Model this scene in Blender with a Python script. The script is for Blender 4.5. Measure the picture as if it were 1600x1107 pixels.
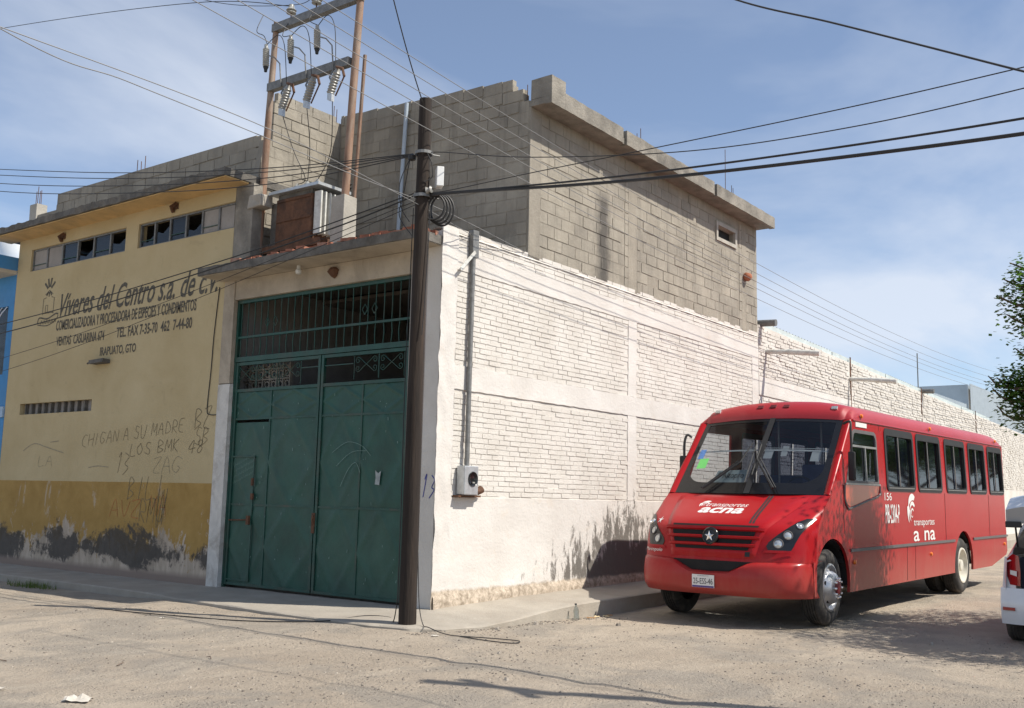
import bpy, bmesh, math, random
from math import radians as R, sin, cos, pi
from mathutils import Vector, Matrix, noise
from mathutils.geometry import tessellate_polygon

random.seed(7)
for o in list(bpy.data.objects): bpy.data.objects.remove(o)
sc = bpy.context.scene
COL = sc.collection

# ------------------------------------------------------------ camera
cd = bpy.data.cameras.new('camera'); cam = bpy.data.objects.new('camera', cd); COL.objects.link(cam)
YAW, PITCH, ROLL = R(36.858), R(8.006), R(1.290)
fw = Vector((cos(YAW)*cos(PITCH), sin(YAW)*cos(PITCH), sin(PITCH)))
rt = Vector((sin(YAW), -cos(YAW), 0)); up = rt.cross(fw)
r2 = rt*cos(ROLL) + up*sin(ROLL); u2 = rt*-sin(ROLL) + up*cos(ROLL)
mw = Matrix.Identity(4)
for i in range(3):
    mw[i][0], mw[i][1], mw[i][2] = r2[i], u2[i], -fw[i]
mw.translation = Vector((-10.5435, -9.1616, 1.6))
cam.matrix_world = mw
cd.sensor_width = 36; cd.lens = 36*1591.41/1600; cd.clip_start = .1; cd.clip_end = 3000
sc.camera = cam

# ------------------------------------------------------------ world, sun, exposure
SUN_EL = R(51); SUN_H = Vector((.34, -.94)).normalized()
S = Vector((SUN_H.x*cos(SUN_EL), SUN_H.y*cos(SUN_EL), sin(SUN_EL)))
wd = bpy.data.worlds.new('World'); sc.world = wd; wd.use_nodes = True
wn = wd.node_tree; wn.nodes.clear()
def N(nt, t, **kw):
    n = nt.nodes.new(t)
    for k, v in kw.items():
        if k[0] == '_': n.inputs[k[1:]].default_value = v
        else: setattr(n, k, v)
    return n
sky = N(wn, 'ShaderNodeTexSky', sky_type='NISHITA', sun_disc=False, sun_elevation=SUN_EL,
        sun_rotation=math.atan2(SUN_H.x, SUN_H.y), altitude=1700, air_density=1.0, dust_density=1.2, ozone_density=1.5)
tc = N(wn, 'ShaderNodeTexCoord'); sep = N(wn, 'ShaderNodeSeparateXYZ'); wn.links.new(tc.outputs['Generated'], sep.inputs[0])
zz = N(wn, 'ShaderNodeMath', operation='ADD'); zz.inputs[1].default_value = .12; wn.links.new(sep.outputs['Z'], zz.inputs[0])
zm = N(wn, 'ShaderNodeMath', operation='MAXIMUM'); zm.inputs[1].default_value = .05; wn.links.new(zz.outputs[0], zm.inputs[0])
dx = N(wn, 'ShaderNodeMath', operation='DIVIDE'); wn.links.new(sep.outputs['X'], dx.inputs[0]); wn.links.new(zm.outputs[0], dx.inputs[1])
dy = N(wn, 'ShaderNodeMath', operation='DIVIDE'); wn.links.new(sep.outputs['Y'], dy.inputs[0]); wn.links.new(zm.outputs[0], dy.inputs[1])
cb = N(wn, 'ShaderNodeCombineXYZ'); wn.links.new(dx.outputs[0], cb.inputs[0]); wn.links.new(dy.outputs[0], cb.inputs[1])
mp = N(wn, 'ShaderNodeMapping'); mp.inputs['Scale'].default_value = (.55, 1.0, 1); mp.inputs['Rotation'].default_value = (0, 0, R(-35)); wn.links.new(cb.outputs[0], mp.inputs[0])
cn = N(wn, 'ShaderNodeTexNoise', _Scale=.75, _Detail=7, _Roughness=.55, _Distortion=.5); wn.links.new(mp.outputs[0], cn.inputs['Vector'])
cr = N(wn, 'ShaderNodeValToRGB'); cr.color_ramp.elements[0].position = .42; cr.color_ramp.elements[1].position = .66
cr.color_ramp.elements[0].color = (.10,.10,.10,1); cr.color_ramp.elements[1].color = (.80,.80,.80,1); wn.links.new(cn.outputs['Fac'], cr.inputs[0])
mx = N(wn, 'ShaderNodeMix', data_type='RGBA'); wn.links.new(cr.outputs[0], mx.inputs['Factor']); wn.links.new(sky.outputs[0], mx.inputs[6])
mx.inputs[7].default_value = (5.2, 5.6, 6.3, 1)
bg = N(wn, 'ShaderNodeBackground', _Strength=.125); wn.links.new(mx.outputs[2], bg.inputs[0])
wo = N(wn, 'ShaderNodeOutputWorld'); wn.links.new(bg.outputs[0], wo.inputs[0])
sl = bpy.data.lights.new('sun', 'SUN'); sl.energy = 5.0; sl.angle = R(.55); sl.color = (1, .94, .84)
so = bpy.data.objects.new('sun', sl); COL.objects.link(so); so.rotation_euler = S.to_track_quat('Z', 'Y').to_euler(); so.location = (0, -20, 30)
sc.view_settings.view_transform = 'Standard'; sc.view_settings.look = 'None'; sc.view_settings.gamma = 1; sc.view_settings.exposure = 0.30
sc.render.engine = 'CYCLES'

# ------------------------------------------------------------ materials
def newmat(name):
    m = bpy.data.materials.new(name); m.use_nodes = True; nt = m.node_tree; nt.nodes.clear()
    out = N(nt, 'ShaderNodeOutputMaterial'); b = N(nt, 'ShaderNodeBsdfPrincipled'); nt.links.new(b.outputs[0], out.inputs[0])
    return m, nt, b
def vec(nt, src='pos', scale=None):
    if src == 'pos': o = N(nt, 'ShaderNodeNewGeometry').outputs['Position']
    else: o = N(nt, 'ShaderNodeTexCoord').outputs['Object']
    if scale:
        m = N(nt, 'ShaderNodeMapping'); m.inputs['Scale'].default_value = scale; nt.links.new(o, m.inputs[0]); o = m.outputs[0]
    return o
def noi(nt, v, scale, detail=4, rough=.55, dist=0):
    n = N(nt, 'ShaderNodeTexNoise', _Scale=scale, _Detail=detail, _Roughness=rough, _Distortion=dist); nt.links.new(v, n.inputs['Vector']); return n.outputs['Fac']
def ramp(nt, f, p0, p1, c0=(0,0,0,1), c1=(1,1,1,1)):
    r = N(nt, 'ShaderNodeValToRGB'); e = r.color_ramp.elements; e[0].position, e[1].position = p0, p1; e[0].color, e[1].color = c0, c1
    nt.links.new(f, r.inputs[0]); return r.outputs[0]
def mth(nt, op, a, b=None, clamp=False):
    m = N(nt, 'ShaderNodeMath', operation=op, use_clamp=clamp)
    for i, v in enumerate((a, b)):
        if v is None: continue
        if isinstance(v, (int, float)): m.inputs[i].default_value = v
        else: nt.links.new(v, m.inputs[i])
    return m.outputs[0]
def mixc(nt, f, a, b, mode='MIX'):
    m = N(nt, 'ShaderNodeMix', data_type='RGBA', blend_type=mode)
    for i, v in ((0, f), (6, a), (7, b)):
        if isinstance(v, (int, float)): m.inputs[i].default_value = v
        elif isinstance(v, tuple): m.inputs[i].default_value = v if len(v) == 4 else (*v, 1)
        else: nt.links.new(v, m.inputs[i])
    return m.outputs[2]
def bump(nt, b, h, strength=.3, dist=.02):
    n = N(nt, 'ShaderNodeBump', _Strength=strength, _Distance=dist); nt.links.new(h, n.inputs['Height']); nt.links.new(n.outputs[0], b.inputs['Normal'])
def c3(c, k=1): return (c[0]*k, c[1]*k, c[2]*k, 1)
def plain(name, c, rough=.6, metal=0, var=.18, scale=6, bmp=.15, bscale=40, src='pos', stretch=None, dirt=None, dirtamt=.35, coat=0, spec=.5):
    m, nt, b = newmat(name); v = vec(nt, src, stretch)
    f = noi(nt, v, scale, 5, .6)
    col = ramp(nt, f, .3, .7, c3(c, 1-var), c3(c, 1+var))
    if bmp: col = mixc(nt, ramp(nt, noi(nt, v, scale*5.5, 6, .75), .55, .72, (0,0,0,1), (.4,.4,.4,1)), col, c3(c, .55))
    if dirt:
        g = noi(nt, v, scale*.35, 6, .65, .6); col = mixc(nt, ramp(nt, g, .48, .70, (0,0,0,1), (dirtamt,)*3+(1,)), col, dirt)
    nt.links.new(col, b.inputs['Base Color']); b.inputs['Roughness'].default_value = rough; b.inputs['Metallic'].default_value = metal
    b.inputs['Coat Weight'].default_value = coat; b.inputs['Coat Roughness'].default_value = .06; b.inputs['Specular IOR Level'].default_value = spec
    if bmp: bump(nt, b, noi(nt, v, bscale, 4, .6), bmp, .02)
    return m
MAT = {}
P = lambda n, *a, **k: MAT.__setitem__(n, plain(n, *a, **k))
P('concrete', (.235,.215,.182), .9, var=.3, scale=3, bmp=.7, bscale=24, dirt=(.085,.078,.068), dirtamt=.75)
P('concrete_pale', (.37,.345,.30), .9, var=.15, scale=4, bmp=.4, bscale=30, dirt=(.25,.225,.19), dirtamt=.5)
P('sidewalk', (.34,.305,.255), .92, var=.12, scale=2.2, bmp=.45, bscale=35, dirt=(.27,.23,.185), dirtamt=.6)
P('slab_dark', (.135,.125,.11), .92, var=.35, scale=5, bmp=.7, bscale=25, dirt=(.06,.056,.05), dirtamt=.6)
P('ochre_soffit', (.62,.42,.19), .9, var=.12, scale=3, bmp=.3, dirt=(.26,.20,.13), dirtamt=.5)
P('tan_plaster', (.42,.36,.28), .9, var=.14, scale=3, bmp=.3, dirt=(.2,.17,.13), dirtamt=.6)
P('pier_grey', (.34,.30,.275), .9, var=.1, scale=2, bmp=.25, dirt=(.2,.17,.15), dirtamt=.4)
P('pilaster_white', (.58,.56,.52), .9, var=.12, scale=6, bmp=.4, dirt=(.25,.21,.17), dirtamt=.7)
P('rust', (.12,.055,.028), .85, var=.4, scale=7, bmp=.35, bscale=60, dirt=(.05,.03,.022), dirtamt=.8)
P('rust_pipe', (.22,.13,.085), .75, var=.35, scale=9, bmp=.2, bscale=60, stretch=(1,1,.25), dirt=(.36,.32,.27), dirtamt=.6)
P('steel_grey', (.20,.20,.195), .6, .5, var=.25, scale=12, bmp=.15)
P('galvanized', (.50,.52,.53), .45, .6, var=.15, scale=12, bmp=.1)
P('white_paint_metal', (.62,.62,.58), .5, 0, var=.15, scale=12, dirt=(.3,.25,.2), dirtamt=.5)
P('porcelain', (.29,.29,.27), .35, var=.15, scale=20, bmp=0, dirt=(.2,.15,.11), dirtamt=.5)
P('pole_wood', (.019,.0125,.009), .9, var=.45, scale=14, bmp=.7, bscale=30, stretch=(1,1,.08), dirt=(.075,.048,.03), dirtamt=.5)
P('cable', (.018,.017,.017), .6, var=.1, bmp=0)
P('wire_alu', (.20,.20,.20), .6, .1, var=.1, bmp=0)
P('gate_green', (.007,.060,.042), .5, var=.28, scale=2.2, bmp=.25, bscale=6, dirt=(.035,.09,.066), dirtamt=.6)
P('gate_rail', (.008,.058,.043), .5, var=.25, scale=6, bmp=.1, dirt=(.075,.065,.045), dirtamt=.55)
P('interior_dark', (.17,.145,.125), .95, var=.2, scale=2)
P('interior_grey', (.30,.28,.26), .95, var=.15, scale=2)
P('blue_wall', (.06,.24,.50), .85, var=.1, scale=3, dirt=(.12,.25,.4), dirtamt=.4)
P('blue_pale', (.35,.48,.62), .85, var=.1)
P('cream_wall', (.52,.46,.36), .9, var=.1)
P('brick_red', (.30,.12,.075), .95, var=.35, scale=9, bmp=.5, dirt=(.4,.36,.3), dirtamt=.5)
P('white_plastic', (.75,.75,.73), .45, var=.05, bmp=0)
P('grate_white', (.7,.7,.7), .5, var=.08, bmp=0)
P('lettering', (.10,.09,.07), .9, var=.5, scale=14, bmp=0)
P('scrawl', (.20,.16,.095), .9, var=.4, scale=14, bmp=0)
P('scrawl_faint', (.30,.255,.17), .9, var=.3, scale=14, bmp=0)
P('scrawl_red', (.40,.15,.05), .9, var=.3, scale=14, bmp=0)
P('scrawl_blue', (.05,.06,.26), .9, var=.3, scale=14, bmp=0)
P('scrawl_pale', (.16,.25,.22), .9, var=.3, scale=14, bmp=0)
P('bark', (.16,.12,.09), .95, var=.3, scale=10, bmp=.8, bscale=25, stretch=(1,1,.3))
P('corrugated', (.42,.47,.50), .5, .3, var=.08, scale=2, bmp=0)
P('far_sheet', (.50,.56,.55), .5, 0, var=.12, scale=3, bmp=0)
P('stone', (.30,.265,.225), .95, var=.4, scale=3, bmp=.3)
P('paper', (.50,.46,.40), .9, var=.1, bmp=0)
P('dry_leaf', (.26,.15,.07), .9, var=.3, bmp=0)
P('straw', (.45,.36,.22), .9, var=.3, bmp=0)
P('pvc_blue', (.38,.44,.50), .45, var=.08, scale=4, bmp=0)
P('patch_grey', (.30,.33,.33), .8, var=.2, scale=20, bmp=0)
P('terracotta', (.40,.15,.08), .9, var=.2, bmp=.3)
# vehicles use object coordinates
Q = lambda n, *a, **k: MAT.__setitem__(n, plain(n, *a, src='obj', **k))
Q('bus_red', (.35,.006,.011), .26, var=.06, scale=1.3, bmp=0, dirt=(.34,.03,.03), dirtamt=.3, coat=.10, spec=.14)
Q('bus_roof_red', (.34,.012,.018), .5, var=.08, scale=1.3, bmp=0, dirt=(.38,.06,.065), dirtamt=.5, coat=.2)
Q('bus_orange', (.50,.05,.012), .38, var=.06, scale=1.3, bmp=0, coat=.5)
Q('black_rubber', (.016,.016,.017), .65, var=.2, scale=10, bmp=0)
Q('black_gloss', (.010,.010,.011), .2, var=.1, scale=10, bmp=0)
Q('tyre', (.028,.026,.025), .85, var=.3, scale=9, bmp=.2, dirt=(.13,.11,.09), dirtamt=.75)
Q('rim_alloy', (.56,.56,.57), .38, .75, var=.15, scale=9, bmp=.05, dirt=(.28,.25,.22), dirtamt=.6)
Q('rim_cream', (.60,.57,.49), .5, 0, var=.12, scale=9, bmp=.05, dirt=(.35,.29,.22), dirtamt=.6)
Q('chrome', (.75,.75,.76), .15, 1, var=.05, bmp=0)
Q('hub_red', (.12,.012,.015), .6, var=.3, bmp=0)
Q('bus_white', (.72,.70,.68), .5, var=.06, bmp=0)
Q('bus_grey_trim', (.11,.10,.10), .55, var=.15, bmp=0)
Q('alu_trim', (.38,.37,.36), .4, .6, var=.1, bmp=0)
Q('chassis_black', (.012,.011,.011), .9, var=.2, bmp=0)
Q('seat_blue', (.05,.07,.16), .8, var=.2, bmp=0)
Q('curtain_blue', (.03,.05,.17), .9, var=.3, scale=5, bmp=0)
Q('cabin_grey', (.16,.17,.18), .7, var=.1, bmp=0)
Q('amber', (.75,.18,.01), .35, var=.1, bmp=0)
Q('lens_clear', (.55,.56,.55), .08, .6, var=.25, scale=30, bmp=0)
Q('sticker_green', (.18,.62,.16), .7, var=.05, bmp=0)
Q('sticker_blue', (.10,.22,.5), .6, var=.3, scale=30, bmp=0)
Q('paper_bus', (.72,.72,.68), .8, var=.05, bmp=0)
Q('sign_pale', (.52,.60,.58), .7, var=.04, bmp=0)
Q('plate_violet', (.09,.05,.22), .6, var=.1, bmp=0)
Q('text_dark', (.02,.025,.03), .7, var=.05, bmp=0)
Q('car_white', (.70,.71,.73), .3, var=.03, bmp=0, coat=.8)
Q('car_grey_trim', (.33,.31,.29), .7, var=.05, bmp=0)
Q('car_dark', (.012,.014,.03), .8, var=.2, bmp=0)
Q('lamp_red', (.28,.004,.008), .12, var=.1, bmp=0, coat=.6)
def dusty(name):   # road dust lying on the lower panels
    m = MAT[name]; nt = m.node_tree; b = [n for n in nt.nodes if n.type == 'BSDF_PRINCIPLED'][0]; l = b.inputs['Base Color'].links[0].from_socket; v = vec(nt, 'obj'); sp = N(nt, 'ShaderNodeSeparateXYZ'); nt.links.new(v, sp.inputs[0])
    h = mth(nt, 'ADD', sp.outputs['Z'], mth(nt, 'MULTIPLY', mth(nt, 'SUBTRACT', noi(nt, vec(nt, 'obj', (1,1,.35)), 3, 7, .7, .5), .5), .7)); f = ramp(nt, h, .42, .95, (.24,.24,.24,1), (.02,.02,.02,1))
    nt.links.new(mixc(nt, f, l, (.34,.24,.18)), b.inputs['Base Color'])
dusty('bus_red')
def glass(name, tint, alpha, rough=.03):
    m, nt, b = newmat(name); nt.nodes.remove(b)
    out = [n for n in nt.nodes if n.type == 'OUTPUT_MATERIAL'][0]
    t = N(nt, 'ShaderNodeBsdfTransparent'); t.inputs[0].default_value = (*tint, 1)
    g = N(nt, 'ShaderNodeBsdfGlossy', _Roughness=rough); g.inputs[0].default_value = (.9,.93,.97,1)
    d = N(nt, 'ShaderNodeBsdfDiffuse'); d.inputs[0].default_value = (.015,.017,.022,1)
    a = N(nt, 'ShaderNodeMixShader'); a.inputs[0].default_value = alpha; nt.links.new(t.outputs[0], a.inputs[1]); nt.links.new(d.outputs[0], a.inputs[2])
    lw_ = N(nt, 'ShaderNodeLayerWeight', _Blend=.5); fr = mth(nt, 'ADD', mth(nt, 'MULTIPLY', mth(nt, 'POWER', lw_.outputs['Facing'], 5.0), .9), .045); k = N(nt, 'ShaderNodeMixShader'); nt.links.new(fr, k.inputs[0]); nt.links.new(a.outputs[0], k.inputs[1]); nt.links.new(g.outputs[0], k.inputs[2])
    nt.links.new(k.outputs[0], out.inputs[0]); MAT[name] = m
glass('glass_tint', (.22,.24,.30), .15)
glass('glass_wind', (.50,.54,.58), .10)
glass('glass_dusty', (.45,.45,.43), .5, .25)
glass('bottle_clear', (.85,.9,.9), .1, .1)

def wall_yellow():
    m, nt, b = newmat('wall_yellow'); v = vec(nt); sp = N(nt, 'ShaderNodeSeparateXYZ'); nt.links.new(v, sp.inputs[0]); z = sp.outputs['Z']
    big = noi(nt, v, .9, 6, .6, .4); fine = noi(nt, v, 7, 6, .65)
    yel = ramp(nt, big, .3, .72, (.44,.345,.185,1), (.52,.425,.25,1))
    yel = mixc(nt, ramp(nt, noi(nt, v, 2.6, 7, .7, .8), .58, .78, (0,0,0,1), (.42,.42,.42,1)), yel, (.24,.19,.11))
    och = ramp(nt, noi(nt, v, 1.7, 6, .65, .3), .3, .7, (.30,.18,.045,1), (.42,.27,.085,1))
    sv = vec(nt, 'pos', (1,1,.3)); pal = noi(nt, sv, 2.2, 8, .72, .6)
    peel = mixc(nt, ramp(nt, pal, .40, .60), (.33,.27,.205), (.52,.43,.34))
    # the ochre coat peels off towards the damp foot of the wall, then black mould
    edge = mth(nt, 'ADD', mth(nt, 'MULTIPLY', z, 1.0), mth(nt, 'MULTIPLY', mth(nt, 'SUBTRACT', noi(nt, vec(nt,'pos',(1,1,.45)), 1.5, 7, .7, .7), .5), 2.6))
    flake = mth(nt, 'SUBTRACT', noi(nt, vec(nt,'pos',(1,1,.7)), 9, 8, .75, .5), .5)
    edge = mth(nt, 'ADD', edge, mth(nt, 'MULTIPLY', flake, 1.1))
    low = mixc(nt, ramp(nt, edge, .66, .74), peel, och)
    low = mixc(nt, ramp(nt, noi(nt, vec(nt,'pos',(1,1,.35)), 3.2, 8, .75, .8), .60, .64, (0,0,0,1), (.55,.55,.55,1)), low, (.50,.42,.33))
    sc_ = noi(nt, vec(nt,'pos',(1,.55,.6)), 1.25, 8, .66, .5)
    mz = mth(nt, 'ABSOLUTE', mth(nt, 'SUBTRACT', z, .52)); mf = mth(nt, 'ADD', mth(nt, 'SUBTRACT', sc_, mth(nt, 'MULTIPLY', mz, .40)), mth(nt, 'MULTIPLY', flake, .30))
    low = mixc(nt, ramp(nt, mf, .415, .475, (0,0,0,1), (.92,.92,.92,1)), low, mixc(nt, fine, (.028,.025,.022), (.09,.08,.07)))
    low = mixc(nt, ramp(nt, z, .16, .26, (1,1,1,1), (0,0,0,1)), low, (.25,.19,.155))
    zb = mth(nt, 'GREATER_THAN', mth(nt, 'ADD', z, mth(nt, 'MULTIPLY', noi(nt, v, 3), .012)), 1.722)
    col = mixc(nt, zb, low, yel); nt.links.new(col, b.inputs['Base Color']); b.inputs['Roughness'].default_value = .92
    bump(nt, b, mth(nt, 'ADD', fine, mth(nt, 'MULTIPLY', noi(nt, v, 40), .4)), .35, .02); MAT['wall_yellow'] = m
wall_yellow()
def wall_white():
    # lime wash over brick, damp stains with their own outline low on the wall
    m, nt, b = newmat('white_wash'); v = vec(nt); sp = N(nt, 'ShaderNodeSeparateXYZ'); nt.links.new(v, sp.inputs[0]); z = sp.outputs['Z']
    col = ramp(nt, noi(nt, v, 1.4, 6, .6), .3, .7, (.545,.51,.46,1), (.66,.63,.585,1))
    col = mixc(nt, ramp(nt, noi(nt, v, 5, 8, .75, .8), .60, .75, (0,0,0,1), (.55,.55,.55,1)), col, (.47,.38,.29))
    col = mixc(nt, ramp(nt, noi(nt, v, 22, 5, .7), .66, .74, (0,0,0,1), (.7,.7,.7,1)), col, (.30,.22,.165))
    nt.links.new(col, b.inputs['Base Color']); b.inputs['Roughness'].default_value = .95
    bump(nt, b, noi(nt, v, 34, 6, .65), .5, .02); MAT['white_wash'] = m
    m, nt, b = newmat('white_plaster'); v = vec(nt); sp = N(nt, 'ShaderNodeSeparateXYZ'); nt.links.new(v, sp.inputs[0]); z = sp.outputs['Z']; x = sp.outputs['X']
    col = ramp(nt, noi(nt, v, .9, 6, .6), .3, .7, (.55,.515,.475,1), (.665,.64,.605,1))
    col = mixc(nt, ramp(nt, noi(nt, v, 3.5, 7, .7, .6), .56, .76, (0,0,0,1), (.5,.5,.5,1)), col, (.58,.49,.39))
    st = mth(nt, 'SUBTRACT', noi(nt, vec(nt,'pos',(2.6,1,.9)), 2.2, 9, .78, .4), mth(nt, 'ADD', mth(nt, 'MULTIPLY', mth(nt, 'ABSOLUTE', mth(nt, 'SUBTRACT', x, 5.1)), .105), mth(nt, 'MULTIPLY', mth(nt, 'ABSOLUTE', mth(nt, 'SUBTRACT', z, .45)), .24)))
    zl = ramp(nt, z, 1.5, 1.58, (1,1,1,1), (0,0,0,1))
    col = mixc(nt, mth(nt, 'MULTIPLY', ramp(nt, st, .235, .31, (0,0,0,1), (.9,.9,.9,1)), zl), col, (.10,.088,.075))
    ft = mth(nt, 'ADD', z, mth(nt, 'MULTIPLY', noi(nt, v, 5, 5, .7), .12))
    foot = mixc(nt, ramp(nt, noi(nt, v, 9, 8, .78, .5), .38, .62), (.24,.195,.145), (.60,.51,.41))
    col = mixc(nt, ramp(nt, ft, .36, .40), foot, col)
    nt.links.new(col, b.inputs['Base Color']); b.inputs['Roughness'].default_value = .95
    bump(nt, b, mth(nt, 'ADD', noi(nt, v, 25, 6, .65), mth(nt, 'MULTIPLY', noi(nt, v, 4, 4), 1.5)), .4, .02); MAT['white_plaster'] = m
wall_white()
def blockmat(name, c0, c1, streak=True):
    m, nt, b = newmat(name); v = vec(nt)
    n = N(nt, 'ShaderNodeNewGeometry'); oi = N(nt, 'ShaderNodeObjectInfo')
    col = ramp(nt, noi(nt, v, 1.3, 6, .6), .28, .72, (*c0, 1), (*c1, 1))
    rnd = mth(nt, 'ADD', n.outputs['Random Per Island'], oi.outputs['Random']); rnd = mth(nt, 'FRACT', rnd)
    col = mixc(nt, 1.0, col, ramp(nt, rnd, 0, 1, (.92,.92,.92,1), (1.05,1.045,1.03,1)), 'MULTIPLY')
    col = mixc(nt, ramp(nt, noi(nt, v, 6, 7, .72, .5), .58, .75, (0,0,0,1), (.5,.5,.5,1)), col, (.17,.155,.135))
    sv = vec(nt, 'pos', (2.2,2.2,.22)); col = mixc(nt, ramp(nt, noi(nt, sv, 1.6, 7, .7, .4), .50, .74, (0,0,0,1), (.55,.55,.55,1)), col, (.13,.118,.10))
    if streak:   # black soot run down the wall under the spout, its own outline
        sp = N(nt, 'ShaderNodeSeparateXYZ'); nt.links.new(v, sp.inputs[0]); x, z = sp.outputs['X'], sp.outputs['Z']
        dxx = mth(nt, 'ABSOLUTE', mth(nt, 'SUBTRACT', mth(nt, 'ADD', x, mth(nt, 'MULTIPLY', noi(nt, v, 2.5, 6, .7), .5)), 4.52))
        f = mth(nt, 'MULTIPLY', ramp(nt, dxx, .06, .30, (.85,.85,.85,1), (0,0,0,1)), ramp(nt, z, .0, 1.0)); z2 = mth(nt, 'SUBTRACT', 7.05, z); f = mth(nt, 'MULTIPLY', f, ramp(nt, z2, 0, .3))
        col = mixc(nt, f, col, (.06,.055,.05))
    nt.links.new(col, b.inputs['Base Color']); b.inputs['Roughness'].default_value = .95
    bump(nt, b, mth(nt, 'ADD', noi(nt, v, 60, 5, .7), mth(nt, 'MULTIPLY', noi(nt, v, 12, 4), 1.2)), .55, .02); MAT[name] = m
blockmat('block', (.235,.212,.175), (.38,.345,.285)); blockmat('mortar', (.215,.193,.158), (.35,.315,.26))
def dirt_ground():
    m, nt, b = newmat('dirt_ground'); v = vec(nt)
    a = noi(nt, v, .35, 7, .6, .5); f = noi(nt, v, 3.2, 8, .7, .3); g = noi(nt, v, 28, 6, .7)
    col = ramp(nt, a, .32, .68, (.37,.305,.235,1), (.50,.425,.335,1))
    col = mixc(nt, ramp(nt, noi(nt, v, .55, 6, .65, .9), .47, .58, (0,0,0,1), (.8,.8,.8,1)), col, (.31,.275,.23))
    tv = vec(nt, 'pos', (.35,1.6,1)); col = mixc(nt, ramp(nt, noi(nt, tv, 1.6, 7, .7, .6), .52, .72, (0,0,0,1), (.75,.75,.75,1)), col, (.50,.43,.34))
    col = mixc(nt, ramp(nt, f, .25, .8, (.35,.35,.35,1), (0,0,0,1)), col, (.21,.17,.13))
    vo = N(nt, 'ShaderNodeTexVoronoi', _Scale=26); nt.links.new(v, vo.inputs['Vector']); stn = ramp(nt, vo.outputs['Distance'], .12, .30, (1,1,1,1), (0,0,0,1))
    msk = mth(nt, 'MULTIPLY', stn, ramp(nt, noi(nt, v, 1.3, 5, .7), .45, .62)); col = mixc(nt, mth(nt, 'MULTIPLY', msk, .6), col, mixc(nt, vo.outputs['Color'], (.16,.14,.12), (.55,.5,.44)))
    col = mixc(nt, ramp(nt, g, .55, .72, (0,0,0,1), (.45,.45,.45,1)), col, (.17,.145,.115))
    nt.links.new(col, b.inputs['Base Color']); b.inputs['Roughness'].default_value = .97
    bump(nt, b, mth(nt, 'ADD', mth(nt, 'ADD', g, mth(nt, 'MULTIPLY', f, 1.6)), mth(nt, 'MULTIPLY', msk, .8)), .9, .04); MAT['dirt_ground'] = m
dirt_ground()
def gravelmat():
    m, nt, b = newmat('gravel'); n = N(nt, 'ShaderNodeNewGeometry'); r = N(nt, 'ShaderNodeValToRGB'); e = r.color_ramp.elements; e[0].color = (.11,.095,.08,1); e[1].color = (.36,.32,.265,1); k = e.new(.7); k.color = (.25,.215,.175,1)
    nt.links.new(n.outputs['Random Per Island'], r.inputs[0]); nt.links.new(r.outputs[0], b.inputs['Base Color']); b.inputs['Roughness'].default_value = .95; MAT['gravel'] = m
gravelmat()
def leafmat(name, c0, c1):
    m, nt, b = newmat(name); n = N(nt, 'ShaderNodeNewGeometry'); nt.links.new(ramp(nt, n.outputs['Random Per Island'], 0, 1, (*c0,1), (*c1,1)), b.inputs['Base Color'])
    b.inputs['Roughness'].default_value = .45; out = [k for k in nt.nodes if k.type == 'OUTPUT_MATERIAL'][0]
    t = N(nt, 'ShaderNodeBsdfTranslucent'); t.inputs[0].default_value = (.12,.26,.02,1); x = N(nt, 'ShaderNodeMixShader'); x.inputs[0].default_value = .3
    nt.links.new(b.outputs[0], x.inputs[1]); nt.links.new(t.outputs[0], x.inputs[2]); nt.links.new(x.outputs[0], out.inputs[0]); MAT[name] = m
leafmat('leaf', (.035,.095,.018), (.11,.22,.045)); leafmat('grass_blade', (.06,.09,.02), (.16,.17,.05))

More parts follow.
